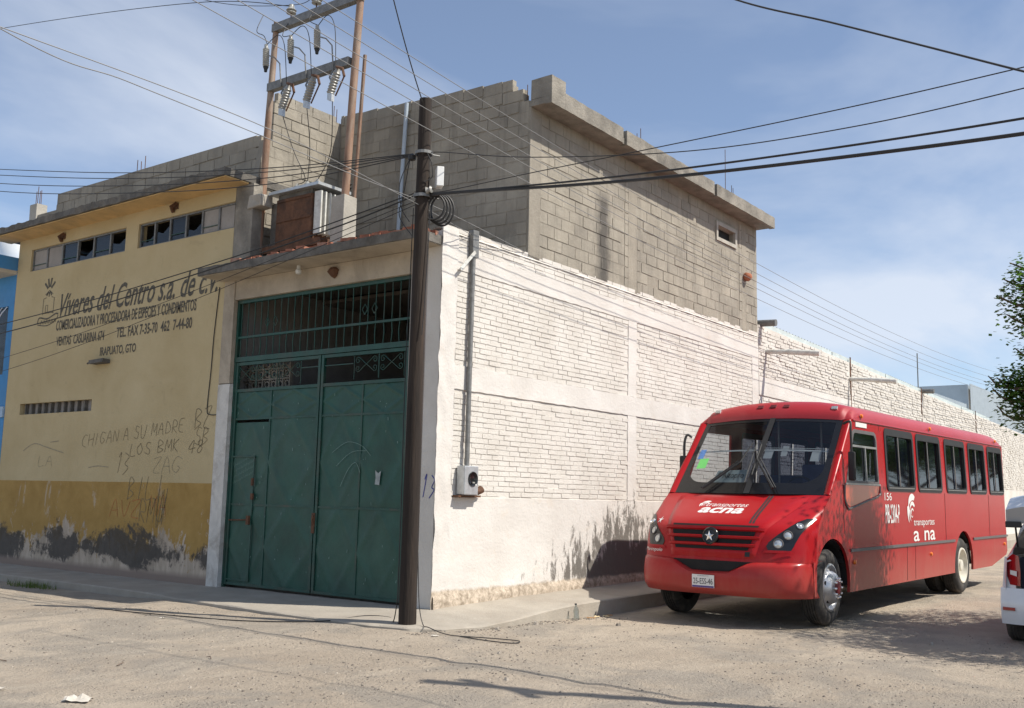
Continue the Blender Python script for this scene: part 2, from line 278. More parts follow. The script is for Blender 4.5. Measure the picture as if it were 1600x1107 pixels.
# ------------------------------------------------------------ mesh helpers
WM = {}   # world matrix of every thing / part
class MB:
    def __init__(s): s.v = []; s.f = []
    def add(s, vs, fs):
        k = len(s.v); s.v += [tuple(v) for v in vs]; s.f += [tuple(i+k for i in f) for f in fs]; return s
    def box(s, a, b, jit=0):
        (x0,y0,z0), (x1,y1,z1) = a, b
        vs = [(x,y,z) for z in (z0,z1) for y in (y0,y1) for x in (x0,x1)]
        if jit: vs = [tuple(c+random.uniform(-jit, jit) for c in v) for v in vs]
        return s.add(vs, [(0,2,3,1),(4,5,7,6),(0,1,5,4),(2,6,7,3),(0,4,6,2),(1,3,7,5)])
    def obox(s, c, ax, ay, az):   # centre and three half axes
        c, ax, ay, az = map(Vector, (c, ax, ay, az))
        vs = [c+ax*i+ay*j+az*k for k in (-1,1) for j in (-1,1) for i in (-1,1)]
        return s.add(vs, [(0,2,3,1),(4,5,7,6),(0,1,5,4),(2,6,7,3),(0,4,6,2),(1,3,7,5)])
    def bar(s, p, q, w, h=None, upv=(0,0,1)):
        p, q = Vector(p), Vector(q); d = q-p; u = Vector(upv); sd = d.cross(u)
        if sd.length < 1e-6: sd = d.cross(Vector((1,0,0)))
        sd.normalize(); u = sd.cross(d).normalized()
        return s.obox((p+q)/2, d/2, sd*w/2, u*(h or w)/2)
    def tube(s, path, r, n=8, cap=True):
        path = [Vector(p) for p in path]; m = len(path); rs = r if isinstance(r, (list, tuple)) else [r]*m
        t0 = (path[1]-path[0]).normalized(); a = t0.orthogonal().normalized(); vs = []; fs = []
        for i, p in enumerate(path):
            t = (path[min(i+1, m-1)]-path[max(i-1, 0)]).normalized(); a = (a - t*a.dot(t))
            a = a.normalized() if a.length > 1e-6 else t.orthogonal().normalized(); b = t.cross(a)
            for k in range(n): vs.append(p + (a*cos(2*pi*k/n)+b*sin(2*pi*k/n))*rs[i])
        for i in range(m-1):
            for k in range(n): fs.append((i*n+k, i*n+(k+1)%n, (i+1)*n+(k+1)%n, (i+1)*n+k))
        if cap: fs += [tuple(range(n))[::-1], tuple(range((m-1)*n, m*n))]
        return s.add(vs, fs)
    def lathe(s, prof, origin, axis, n=24):   # prof: (radius, along)
        o = Vector(origin); ax = Vector(axis).normalized(); a = ax.orthogonal().normalized(); b = ax.cross(a); m = len(prof)
        vs = [o+ax*h+(a*cos(2*pi*k/n)+b*sin(2*pi*k/n))*max(r,1e-4) for r, h in prof for k in range(n)]
        fs = [(i*n+k, i*n+(k+1)%n, (i+1)*n+(k+1)%n, (i+1)*n+k) for i in range(m-1) for k in range(n)]
        return s.add(vs, fs)
    def grid(s, fn, nu, nv, flip=False):
        vs = [fn(i/nu, j/nv) for j in range(nv+1) for i in range(nu+1)]; w = nu+1
        fs = [(j*w+i, j*w+i+1, (j+1)*w+i+1, (j+1)*w+i) for j in range(nv) for i in range(nu)]
        return s.add(vs, [f[::-1] for f in fs] if flip else fs)
    def plate(s, outer, holes, to3, thick):   # 2-d polygon with holes, to3(u, v, d): d = 0 front, thick = back
        loops = [outer]+list(holes); flat = [p for l in loops for p in l]; n = len(flat)
        tri = tessellate_polygon([[Vector((p[0], p[1], 0)) for p in l] for l in loops])
        vs = [to3(p[0], p[1], 0) for p in flat]; fs = [tuple(t) for t in tri]
        if thick:
            vs += [to3(p[0], p[1], thick) for p in flat]; fs += [tuple(i+n for i in t[::-1]) for t in tri]; k = 0
            for l in loops:
                m = len(l); fs += [(k+i, k+(i+1)%m, k+(i+1)%m+n, k+i+n) for i in range(m)]; k += m
        return s.add(vs, fs)
    def build(s, name, mat, parent=None, local=False, smooth=False, fix=True, bevel=0):
        me = bpy.data.meshes.new(name); me.from_pydata(s.v, [], s.f)
        if fix:
            bm = bmesh.new(); bm.from_mesh(me); bmesh.ops.recalc_face_normals(bm, faces=bm.faces)
            if bevel: bmesh.ops.bevel(bm, geom=[e for e in bm.edges if len(e.link_faces)==2 and e.calc_face_angle(0) > .5], offset=bevel, segments=2, profile=.6, affect='EDGES')
            bm.to_mesh(me); bm.free()
        if smooth:
            for p in me.polygons: p.use_smooth = True
            me.set_sharp_from_angle(angle=R(smooth if smooth > 1 else 40))
        me.materials.append(MAT[mat] if isinstance(mat, str) else mat)
        return link(bpy.data.objects.new(name, me), parent, local)
def link(o, parent=None, local=False):
    COL.objects.link(o)
    if parent:
        o.parent = parent; pm = WM[parent.name]
        if local: WM[o.name] = pm @ o.matrix_basis
        else: o.matrix_parent_inverse = pm.inverted(); WM[o.name] = o.matrix_basis.copy()
    else: WM[o.name] = o.matrix_basis.copy()
    return o
def thing(name, label, cat, loc=(0,0,0), rot=(0,0,0), group=None):
    o = bpy.data.objects.new(name, None); o.location = loc; o.rotation_euler = rot; o.empty_display_size = .3; COL.objects.link(o)
    WM[o.name] = Matrix.LocRotScale(Vector(loc), o.rotation_euler, None); tag(o, label, cat, group); return o
def tag(o, label, cat=None, group=None, kind=None):
    if label: o['label'] = label
    if cat: o['category'] = cat
    if group: o['group'] = group
    if kind: o['kind'] = kind
    return o
def struct(o): o['kind'] = 'structure'; return o
def stuff(o): o['kind'] = 'stuff'; return o
def text_mesh(s, to3, w, h, shear=0, fit=True, thick=0, bold=0):
    cu = bpy.data.curves.new('t', 'FONT'); cu.body = s; cu.shear = shear; cu.resolution_u = 3; cu.fill_mode = 'FRONT'; cu.offset = bold
    ob = bpy.data.objects.new('t', cu); COL.objects.link(ob); bpy.context.view_layer.update()
    me = ob.evaluated_get(bpy.context.evaluated_depsgraph_get()).to_mesh()
    vs = [(v.co.x, v.co.y) for v in me.vertices]; fs = [tuple(p.vertices) for p in me.polygons]
    x0, x1 = min(v[0] for v in vs), max(v[0] for v in vs); y0, y1 = min(v[1] for v in vs), max(v[1] for v in vs)
    ob.evaluated_get(bpy.context.evaluated_depsgraph_get()).to_mesh_clear(); bpy.data.objects.remove(ob); bpy.data.curves.remove(cu)
    mb = MB(); mb.add([to3((x-x0)/(x1-x0)*w, (y-y0)/(y1-y0)*h) for x, y in vs], fs); return mb
def ribbon(mb, pts, w, to3):   # flat brush stroke in a 2-d plane
    pts = [Vector(p) for p in pts]; n = len(pts); vs = []
    for i, p in enumerate(pts):
        t = pts[min(i+1, n-1)]-pts[max(i-1, 0)]; t = t.normalized() if t.length > 1e-6 else Vector((1,0)); q = Vector((-t.y, t.x))*w/2
        vs += [to3(*(p+q)), to3(*(p-q))]
    mb.add(vs, [(2*i, 2*i+1, 2*i+3, 2*i+2) for i in range(n-1)]); return mb
def arc(cx, cz, r, a0, a1, n): return [(cx+r*cos(R(a0+(a1-a0)*i/n)), cz+r*sin(R(a0+(a1-a0)*i/n))) for i in range(n+1)]
def rrect(x0, x1, z0, z1, r, n=4): return arc(x1-r, z0+r, r, -90, 0, n)+arc(x1-r, z1-r, r, 0, 90, n)+arc(x0+r, z1-r, r, 90, 180, n)+arc(x0+r, z0+r, r, 180, 270, n)
def spl(pts, n=10):   # Catmull-Rom
    P_ = [Vector(p) for p in pts]; out = []
    for i in range(len(P_)-1):
        a, b, c, d = P_[max(i-1,0)], P_[i], P_[i+1], P_[min(i+2,len(P_)-1)]
        for k in range(n):
            t = k/n; out.append(.5*((2*b)+(c-a)*t+(2*a-5*b+4*c-d)*t*t+(3*b-a-3*c+d)*t**3))
    return out+[P_[-1]]

# ============================================================ SETTING
CAM = Vector((-10.5435, -9.1616, 1.6))
def gslope(x): return .011*min(max(x, 0), 70)
def road_z(x):
    t = min(1, max(0, (x+1.5)/4.2)); return -.09*t*t*(3-2*t)+.008*min(max(x-3.4, 0), 70)
def ground_z(x, y):
    a = max(0, 1-max(0, abs(x+2)-14)/10)*max(0, 1-max(0, abs(y+1)-14)/10)
    z = road_z(x) + a*(.028*noise.noise(Vector((x*.45, y*.45, 3)))+.012*noise.noise(Vector((x*1.7, y*1.7, 9)))+.006*noise.noise(Vector((x*5, y*5, 1))))
    if x < 6:
        for c_ in (-2.75,-4.35,-5.2): z -= a*.014*math.exp(-((y-c_-.25*sin(x*.35+c_))/.15)**2)*(1 if c_ > -5 or x < 1 else 0)
    if y > 4 and x < -1.0: z -= .045*min(1, (y-4)/1.2)*min(1, (-1.0-x)/.2)*max(0, min(1, (x+4)/2.2))
    if x > -1.3 and y > -1.0: z -= .03*max(0, min(1, (min(x+1.3, y+1.0))/.25))
    return z
def axis(lo, hi, step, far):
    a = []; x = lo
    while x <= hi: a.append(x); x += step
    s = step; l = lo; left = []
    while l > -far: s *= 1.35; l -= s; left.append(l)
    s = step; h = a[-1]; right = []
    while h < far: s *= 1.35; h += s; right.append(h)
    return left[::-1]+a+right
xs, ys = axis(-9, 9, .09, 900), axis(-9, 8, .09, 900)
w = len(xs); mb = MB(); mb.v = [(x, y, ground_z(x, y)) for y in ys for x in xs]
mb.f = [(j*w+i, j*w+i+1, (j+1)*w+i+1, (j+1)*w+i) for j in range(len(ys)-1) for i in range(w-1)]
ground = struct(mb.build('ground', 'dirt_ground', smooth=60, fix=False))

# sidewalk round the corner: (outer, inner, z outer, z inner)
SW = [((60,-1.05),(60,.1),.10,.13), ((20,-1.05),(20,.1),.10,.13), ((9,-1.04),(9,.1),.10,.13), ((5,-1.02),(5,.1),.095,.13), ((3.2,-1.04),(3.2,.1),.095,.13), ((2.0,-1.03),(2.0,.1),.09,.13),
      ((1.2,-1.07),(1.2,.1),.07,.12), ((.4,-1.12),(.4,.1),.03,.115), ((-.35,-1.14),(.2,.15),.01,.11), ((-.9,-1.0),(.1,.12),.015,.10), ((-1.22,-.68),(.1,.1),.025,.10), ((-1.36,-.2),(.1,.2),.03,.10),
      ((-1.36,.6),(.1,.6),.03,.09), ((-1.33,1.6),(.12,1.6),.03,.085), ((-1.25,2.8),(.12,2.8),.03,.085), ((-1.2,3.9),(.12,3.9),.025,.085), ((-1.18,4.7),(.12,4.7),.05,.08), ((-1.2,5.3),(.1,5.3),.06,.075),
      ((-1.2,8),(.1,8),.06,.075), ((-1.2,14),(.1,14),.06,.075), ((-1.2,40),(.1,40),.06,.075)]
sec = []
for i in range(len(SW)-1):
    (o0,i0,a0,b0), (o1,i1,a1,b1) = SW[i], SW[i+1]; n = 14 if (Vector(o1)-Vector(o0)).length < 6 else 30
    for k in range(n):
        t = k/n; sec.append((Vector(o0).lerp(Vector(o1), t), Vector(i0).lerp(Vector(i1), t), a0+(a1-a0)*t, b0+(b1-b0)*t))
mb = MB(); M_ = 12
for o_, i_, a, b in sec:
    for j in range(-2, M_+1):
        if j < 0:
            t = 0; z = -.25 if j == -2 else a-.014+gslope(o_.x); q = o_ + (o_-i_).normalized()*(.012 if j == -2 else .006)*(1+noise.noise(Vector((o_.x*4, o_.y*4, j)))*1.8)
        else:
            t = j/M_; q = o_.lerp(i_, t); z = a+(b-a)*t+gslope(q.x)+.006*noise.noise(Vector((q.x*2.2, q.y*2.2, 5)))
            if j == 0: q = q+(i_-o_).normalized()*.012
        mb.v.append((q.x, q.y, z))
c = M_+3
mb.f = [(i*c+j, i*c+j+1, (i+1)*c+j+1, (i+1)*c+j) for i in range(len(sec)-1) for j in range(c-1)]
struct(mb.build('sidewalk', 'sidewalk', smooth=35))

# loose stones, gravel (uncountable) -------------------------------------------------
def rock(mb, x, y, z, r, flat=.6):
    a = random.uniform(0, 6.28); n = 5; vs = []
    for k in range(n):
        t = a+2*pi*k/n; q = r*random.uniform(.7, 1.2); vs.append((x+cos(t)*q, y+sin(t)*q*.8, z-r*.15))
    for k in range(n):
        t = a+2*pi*k/n; q = r*random.uniform(.35, .75); vs.append((x+cos(t)*q, y+sin(t)*q*.8, z+r*flat*random.uniform(.5, 1)))
    mb.add(vs, [(k, (k+1)%n, n+(k+1)%n, n+k) for k in range(n)]+[tuple(range(n, 2*n))])
gv = MB(); rg = random.Random(3); cnt = 0
while cnt < 16000:
    d = 3.2+12*rg.random()**1.3; t = YAW+R(rg.uniform(-30, 30)); x, y = CAM.x+cos(t)*d, CAM.y+sin(t)*d
    if x > -1.4 and y > -1.15: continue
    if noise.noise(Vector((x*.55, y*.55, 2)))+.5*noise.noise(Vector((x*1.6, y*1.6, 7))) < rg.uniform(-.35, .45): continue
    rock(gv, x, y, ground_z(x, y), .004+.017*rg.random()**4); cnt += 1
for k in range(420):   # rubble and grit swept against the kerb and round the pole foot
    x = rg.uniform(-1.5, 2.6); y = -1.13-abs(rg.gauss(0,.12)) if x > -.9 else -.9-abs(rg.gauss(0,.15)); rock(gv, x, y, ground_z(x, y), .006+.026*rg.random()**2.5)
stuff(tag(gv.build('gravel', 'gravel', fix=False), 'loose grey and tan gravel scattered over the dirt road', 'gravel'))
for i, (x, y, r, lab) in enumerate([(.62,-1.28,.055,'rounded dark stone lying at the foot of the low kerb'), (1.5,-2.0,.05,'dark stone alone on the dirt in front of the kerb'), (-.2,-1.28,.045,'pale stone at the sidewalk edge right of the wooden pole'),
        (-3.1,-3.6,.035,'small dark stone just above the thin long ground shadow'), (-1.9,-2.6,.03,'small stone on the dirt between pole and thin ground shadow'), (3.0,-5.6,.05,'stone in the tree shade before the bus front wheel')]):
    mb = MB(); random.seed(40+i); rock(mb, x, y, ground_z(x, y), r, .9); tag(mb.build('stone', 'stone'), lab, 'stone', 'stones on the dirt road')
random.seed(11)
# grass tuft on the left
g = MB()
for k in range(260):
    a = random.uniform(0, 6.28); rr = random.random()**.6; x, y = -1.42+cos(a)*rr*.16, 7.55+sin(a)*rr*.75; z = ground_z(x, y); h = random.uniform(.04, .13); b = random.uniform(0, 6.28); l = random.uniform(.01, .08)
    g.add([(x-.006*sin(b), y+.006*cos(b), z), (x+.006*sin(b), y-.006*cos(b), z), (x+cos(b)*l, y+sin(b)*l, z+h)], [(0,1,2)])
tag(g.build('grass_tuft', 'grass_blade', fix=False), 'low green grass tuft beside the left kerb', 'grass')

# ============================================================ BLOCK / BRICK LAYING
def in_view(p, m=.03):
    d = Vector(p)-CAM; z = d.dot(fw)
    if z < .5: return None
    x, y = d.dot(r2)/z*1591.41/1600, d.dot(u2)/z*1591.41/1600
    return z if abs(x) < .5+m and abs(y) < .346+m else None
def lay(rows, L, H, D, jit, name, mat, parent, origin, uax, nrm, budget=300, gap=.012, proud=.004, warp=None, seed=1, skip=None, bond=.5, gapu=None, zj=.001, lj=.04):
    """rows: list of (v0, u0, u1) courses. u along uax, v along z, outward nrm. The budget pieces that show largest are objects, the rest one mesh."""
    rnd = random.Random(seed); U, Nn = Vector(uax), Vector(nrm); O = Vector(origin); Z = Vector((0,0,1)); pcs = []
    for ri, (v0, u0, u1) in enumerate(rows):
        u = u0-(L*bond if ri % 2 else 0)+rnd.uniform(-.03, .03)*L
        while u < u1:
            a, b = max(u, u0), min(u+L*rnd.uniform(1-lj, 1+lj), u1); u = max(b, u+.01)
            if b-a < L*.12: continue
            c_, zc = (a+b)/2, v0+H/2
            if skip and skip(c_, zc, a, b): continue
            zc += warp(c_, zc) if warp else 0
            if rnd.random() < .012: continue
            p = O+U*c_+Z*zc; p.z += rnd.uniform(-zj, zj); pcs.append((p, b-a-(gap if gapu is None else gapu), H-gap*rnd.uniform(.7,1.5), rnd.uniform(-proud, proud), rnd.uniform(-.006-zj, .006+zj)))
    vis = []
    for i, pc in enumerate(pcs):
        d = in_view(pc[0])
        if d and (pc[0]-CAM).dot(Nn) < 0: vis.append((pc[1]*pc[2]/d/d, i))
    vis.sort(reverse=True); chosen = {i for _, i in vis[:budget]}
    meshes = []
    for k in range(8):
        m = MB(); j = jit
        vs = [(sx*.5+rnd.uniform(-j, j)*(.35 if True else 1), sz*.5+rnd.uniform(-j, j), d) for d in (0, 1) for sz in (-1, 1) for sx in (-1, 1)]
        # front face slightly smaller than the back: worn arrises
        vs = [(x*(.985 if d else 1), z*(.95 if d else 1), d) for x, z, d in vs]
        m.add(vs, [(4,5,7,6),(0,1,5,4),(2,6,7,3),(0,4,6,2),(1,3,7,5)]); meshes.append(m)
    rotm = Matrix((U, Z, Nn)).transposed()
    cache = []
    for m in meshes:
        me = bpy.data.meshes.new(name); me.from_pydata(m.v, [], m.f); bm = bmesh.new(); bm.from_mesh(me); bmesh.ops.recalc_face_normals(bm, faces=bm.faces)
        cen = sum((f.normal.z for f in bm.faces if abs(f.normal.z) > .7), 0)
        if cen < 0: bmesh.ops.reverse_faces(bm, faces=bm.faces)
        bm.to_mesh(me); bm.free(); me.materials.append(MAT[mat]); cache.append(me)
    rest = MB()
    for i, (p, w_, h_, pr, ro) in enumerate(pcs):
        k = rnd.randrange(8)
        if i in chosen:
            o = bpy.data.objects.new(name, cache[k]); o.matrix_basis = Matrix.Translation(p+Nn*(pr-D)) @ (rotm @ Matrix.Rotation(ro, 3, 'Z')).to_4x4() @ Matrix.Diagonal((w_, h_, D, 1)); link(o, parent)
        else:
            mt = Matrix.Translation(p+Nn*(pr-D)) @ (rotm @ Matrix.Rotation(ro, 3, 'Z')).to_4x4() @ Matrix.Diagonal((w_, h_, D, 1))
            rest.add([mt @ Vector(v) for v in meshes[k].v], [tuple(f.vertices) for f in cache[k].polygons])
    if rest.v: stuff(rest.build(name+'work', mat, parent, fix=False))

# ============================================================ WHITE BRICK WALL (near stretch)
ww = thing('brick_wall', 'white painted brick wall with smooth plinth running from the corner behind the bus', 'wall', (5.45, .12, 0))
mb = MB(); mb.box((.004,.008,-.1), (10.9,.26,5.30)); mb.build('core', 'white_wash', ww)
mb = MB()
def plinth(u, v):
    x = u*10.9; z = -.05+v*1.63; e = .012*noise.noise(Vector((x*3, z*3, 4)))
    low = z < .24+.05*noise.noise(Vector((x*1.5, 2, 2)))+gslope(x)
    return (x, -.012+e*.4-(.022+e if low else 0), z)
mb.grid(plinth, 240, 40); mb.add([(0,-.012,1.58),(10.9,-.012,1.58),(10.9,.02,1.585),(0,.02,1.585)], [(0,1,2,3)]); mb.build('plinth', 'white_plaster', ww, smooth=50, fix=False)
def rough_plate(x0, x1, z0, z1, y, nx, nz, amp=.006, edge=.012, seed=0):
    mb = MB()
    def f(u, v):
        x, z = x0+(x1-x0)*u, z0+(z1-z0)*v
        if v in (0, 1): z += edge*noise.noise(Vector((x*6, z, seed)))
        if u in (0, 1): x += edge*noise.noise(Vector((z*6, x, seed)))
        return (x, y+amp*noise.noise(Vector((x*2.5, z*2.5, seed)))-0, z)
    mb.grid(f, nx, nz); n = len(mb.v); w_ = nx+1
    rim = [i for i in range(w_)]+[j*w_+nx for j in range(1, nz+1)]+[nz*w_+i for i in range(nx-1, -1, -1)]+[j*w_ for j in range(nz-1, 0, -1)]
    mb.v += [(mb.v[i][0], y+.03, mb.v[i][2]) for i in rim]; m = len(rim)
    mb.f += [(rim[i], n+i, n+(i+1)%m, rim[(i+1)%m]) for i in range(m)]
    return mb
rough_plate(.30, 10.9, 3.09, 3.43, -.010, 110, 5, seed=1).build('band', 'white_plaster', ww, smooth=50)
rough_plate(.0, 10.9, 4.80, 5.10, -.008, 120, 5, seed=2).build('band', 'white_plaster', ww, smooth=50)
for x0, x1 in ((5.14, 5.44), (10.55, 10.9)):
    rough_plate(x0, x1, 1.59, 3.09, -.006, 4, 20, seed=3).build('column', 'white_plaster', ww, smooth=50); rough_plate(x0, x1, 3.43, 4.80, -.006, 4, 20, seed=4).build('column', 'white_plaster', ww, smooth=50)
mb = MB()
def cpil(u, v):   # broken corner pillar, edge chewed
    z = -.02+5.4*v; e = .03*noise.noise(Vector((z*2.2, 1, 8)))+.015*noise.noise(Vector((z*9, 1, 8)))
    x = -.015+(.34+.05*noise.noise(Vector((z*3, 5, 5))))*u+(e if u < .1 else 0); return (x, -.016+.018*noise.noise(Vector((x*6, z*3, 3)))-(.02 if u < .05 else 0)*0, z)
mb.grid(cpil, 8, 110); mb.build('corner_pillar', 'white_plaster', ww, smooth=50)
rows = []
H = .0755; z = 1.60
while z < 5.33:
    if z+H <= 3.09 or (3.43 <= z and z+H <= 4.80) or z >= 5.10: rows.append((z, .34 if z < 5.1 else .02, 10.9))
    elif z < 3.43 < z+H: z = 3.43; continue
    elif z < 5.10 < z+H: z = 5.10; continue
    z += H
lay(rows, .27, H, .05, .05, 'brick', 'white_wash', ww, (0,-.0,0), (1,0,0), (0,-1,0), 300, gap=.009, proud=.004, seed=5, gapu=.005, zj=.0015, lj=.08, skip=lambda u, v, a, b: v < 4.8 and (5.13 < u < 5.45 or u > 10.55))
mb = MB()    # lumpy mortar capping along the crown of the wall
def crown(u, v):
    x = 10.9*u; a = pi*v; l = .5+.5*noise.noise(Vector((x*2.3, v*1.2, 6)))+.35*noise.noise(Vector((x*7, v*3, 2)))
    return (x, .11-(.125+.012*noise.noise(Vector((x*5, v*2, 1))))*cos(a), 5.30+sin(a)*(.03+.055*max(0, l)))
mb.grid(crown, 420, 8); mb.build('capping', 'white_wash', ww, smooth=50)

# far stretch of the wall, with joints, spouts and sheets
fwall = thing('brick_wall', 'taller stepped stretch of white brick wall beyond the grey block building', 'wall', (26, .12, 0))
def ftop(x): return 5.62-(x-10.9)*.021
mb = MB(); mb.plate([(10.9,-.1),(60,-.1),(60,ftop(60)-.03)]+[(10.9+(49.1)*(1-i/40), ftop(10.9+49.1*(1-i/40))-.03) for i in range(1, 41)], [], lambda u, v, d: (u, .014+d, v), .25); mb.build('core', 'white_wash', fwall)
mb = MB(); mb.box((10.91,-.012,-.05), (60,.02,1.65)); mb.build('plinth', 'white_plaster', fwall)
rough_plate(10.92, 17.1, 4.0, 4.42, -.010, 40, 5, seed=6).build('band', 'white_plaster', fwall, smooth=50)
rows = []; z = 1.7
while z < 5.6: rows.append((z, 10.93, min(48, 10.9+(5.62-z-.09)/.021))); z += .078
JO = (17.15, 24.1, 31.6)
lay([r_ for r_ in rows if r_[2] > r_[1]+.3], .27, .078, .05, .09, 'brick', 'white_wash', fwall, (0,0,0), (1,0,0), (0,-1,0), 120, gap=.016, proud=.012, seed=6, lj=.12, skip=lambda u, v, a, b: any(abs(u-j) < .14 for j in JO) or (u < 17.1 and 3.96 < v < 4.46) or v < 2.4)
for j in JO:
    mb = MB(); mb.box((j-.035,-.004,2.4), (j+.035,.012,ftop(j)+.12)); mb.build('joint_pipe', 'rust', fwall)
for x, lab in ((11.35, 'pale drain tube sticking out of the white wall nearest the grey block building'), (17.05, 'second pale drain tube sticking out of the far white wall')):
    t = thing('drain_spout', lab, 'spout', (x, 0, 5.0), group='drain tubes on the white wall')
    z0 = 5.03 if x < 15 else 5.0; mb = MB(); mb.tube([(x, .05, z0), (x, -.55, z0-.05)], .055, 10); mb.build('tube', 'white_paint_metal', t, smooth=True)
    mb = MB(); mb.tube([(x, -.52, z0-.045), (x, -1.25, z0-.13)], .066, 10); mb.build('tube_end', 'white_paint_metal', t, smooth=True)
for x, lab in ((11.1, 'grey gutter end on top of the wall beside the grey block building'), (24.3, 'grey gutter end farther along the white wall top')):
    mb = MB(); mb.tube([(x, .1, ftop(x)+.03), (x, -.35, ftop(x)+.01)], .08, 10); tag(mb.build('gutter_end', 'steel_grey', smooth=True), lab, 'gutter', 'gutter ends on the wall top')
rf = thing('sheet_roof', 'pale corrugated sheet roof edge along the top of the far wall', 'roof', (20, 1.5, 5.6))
for k in range(5):
    x0, x1 = 11.3+k*4.6, 11.3+(k+1)*4.6; mb = MB(); n = 46
    mb.grid(lambda u, v: (x0+(x1-x0-.05)*u, .06+2.6*v, ftop(x0+(x1-x0)*u)+.10-.02*(k % 2)+.02*sin(u*n*pi)+.12*v), n*2, 2); mb.grid(lambda u, v: (x0+(x1-x0-.05)*u, .06, ftop(x0+(x1-x0)*u)-.02+.12*v), 40, 1)
    mb.build('sheet', 'far_sheet', rf, fix=False)
mb = MB(); mb.tube([(27.5,1,5.0), (27.5,1,7.1)], .02, 6); tag(mb.build('antenna_mast', 'steel_grey'), 'thin mast rising behind the far white wall', 'mast')

# ============================================================ GREY BLOCK BUILDING
gb = thing('block_building', 'bare grey concrete block upper storey with overhanging slab above the white wall', 'building', (6.4, 2.2, 5.2))
mb = MB(); mb.plate([(2.035,5.34),(10.88,5.34),(10.88,7.8),(2.035,7.8)], [[(8.82,7.16),(9.68,7.16),(9.68,7.42),(8.82,7.42)]], lambda u, v, d: (u, .007+d, v), .2); mb.build('side_core', 'mortar', gb)
mb = MB(); mb.box((2.040,.22,5.1),(2.2,4.35,7.85)); mb.box((10.7,.22,5.1),(10.87,4.35,7.8)); mb.box((2.2,4.2,5.1),(10.7,4.34,7.8)); mb.build('inner_core', 'mortar', gb)
mb = MB(); mb.box((2.2,.22,7.79),(10.7,4.2,7.9)); mb.build('roof', 'concrete', gb)
mb = MB()
mb.plate([(.03,5.1),(4.36,5.1),(4.36,8.5),(2.6,8.38),(.36,8.24),(.36,8.05),(.14,8.05),(.14,7.85),(.03,7.85)], [], lambda u, v, d: (2.028+d, u, v), .14); mb.build('front_core', 'mortar', gb)
cols = ((2.03,2.34),(5.12,5.44),(10.05,10.28))
for a, b in cols:
    mb = MB(); mb.box((a,-.004,5.34),(b,.1,7.78), .004); mb.build('column', 'mortar', gb)
rows = [(5.36+.2*i, 2.34, 10.87) for i in range(12)]
skp = lambda u, v, a, b: any(p-.12 < u < q+.12 for p, q in cols[1:]) or (8.66 < u < 9.84 and 7.05 < v < 7.5)
rows2 = [(5.1+.2*i, .03 if i < 14 else (.14 if i < 15 else .36), 4.34) for i in range(16)]
lay(rows, .41, .2, .1, .022, 'block', 'block', gb, (0,0,0), (1,0,0), (0,-1,0), 190, gap=.008, proud=.005, seed=8, skip=lambda u, v, a, b: skp(u, v, a, b) or v > 7.78)
lay(rows2, .41, .2, .1, .022, 'block', 'block', gb, (2.02,0,0), (0,1,0), (-1,0,0), 110, gap=.008, proud=.006, seed=9, warp=lambda u, v: (v-5.1)*.0185*u)
for p, q in cols[1:]:   # closers beside the columns
    for i in range(12):
        for s_ in (-1, 1):
            u0, u1 = (p-.125, p-.006) if s_ < 0 else (q+.006, q+.125); mb = MB(); mb.box((u0,-.003,5.365+.2*i),(u1,.09,5.552+.2*i), .004)
            if 5.55+.2*i < 7.8: mb.build('block', 'block', gb, fix=False)
mb = MB()
for a, b in (((8.74,-.03,7.08),(8.82,.14,7.5)), ((9.68,-.03,7.08),(9.76,.14,7.5)), ((8.82,-.03,7.42),(9.68,.14,7.5)), ((8.82,-.03,7.08),(9.68,.14,7.16))): mb.box(a, b, .004)
wn_ = mb.build('window_surround', 'concrete_pale', gb); mb = MB(); mb.box((8.83,.12,7.17),(9.67,.15,7.41)); mb.build('vent_screen', 'chassis_black', wn_)
sb = MB()
def slabf(u, v):
    x = 2.035+8.93*u; return (x, 0, 0)
mb = MB(); mb.box((2.032,-.36,7.785),(10.96,.20,7.89)); sl_ = mb.build('roof_slab', 'concrete', gb)
for x0, x1, z1 in ((2.03,2.42,8.23),(2.424,4.24,8.04),(4.36,7.86,8.03),(7.98,10.97,8.02)):
    mb = MB(); n = max(4, int((x1-x0)*8)); jz = [random.uniform(-.008,.008) for _ in range(n+1)]
    for i in range(n):
        a, b = x0+(x1-x0)*i/n, x0+(x1-x0)*(i+1)/n
        mb.add([(a,-.405,7.77+jz[i]*.5),(b,-.405,7.77+jz[i+1]*.5),(b,-.405,z1+jz[i+1]),(a,-.405,z1+jz[i]),(a,-.28,7.77),(b,-.28,7.77),(b,-.28,z1+jz[i+1]),(a,-.28,z1+jz[i])],
               [(0,1,2,3),(3,2,6,7),(5,4,7,6),(0,4,5,1)]+([(0,3,7,4)] if i == 0 else [])+([(1,5,6,2)] if i == n-1 else []))
    mb.build('fascia', 'concrete', sl_)
mb = MB(); mb.box((2.032,-.279,7.89),(2.42,.0,8.225), .006); mb.build('end_block', 'concrete', sl_)
for x, y, h, z0 in ((2.1,.12,.35,7.85),(2.14,.2,.22,7.85),(2.3,.05,.2,8.0),(4.9,-.3,.16,8.0),(5.0,-.32,.28,8.0),(8.6,-.3,1.0,7.95),(8.9,-.3,.3,7.95),(8.98,-.3,.26,7.95)):
    mb = MB(); mb.tube([(x,y,z0-.1),(x+random.uniform(-.01,.01),y,z0+h)], .007, 5); mb.build('rebar', 'rust', gb)
mb = MB(); mb.lathe([(0,-.09),(.06,-.085),(.1,-.03),(.105,.03),(.07,.08),(.05,.085),(0,.09)], (10.19,-.07,6.54), (.1,-.3,1), 12); tag(mb.build('clay_pot', 'terracotta', smooth=True), 'small red clay pot fixed high on the grey block wall', 'pot')

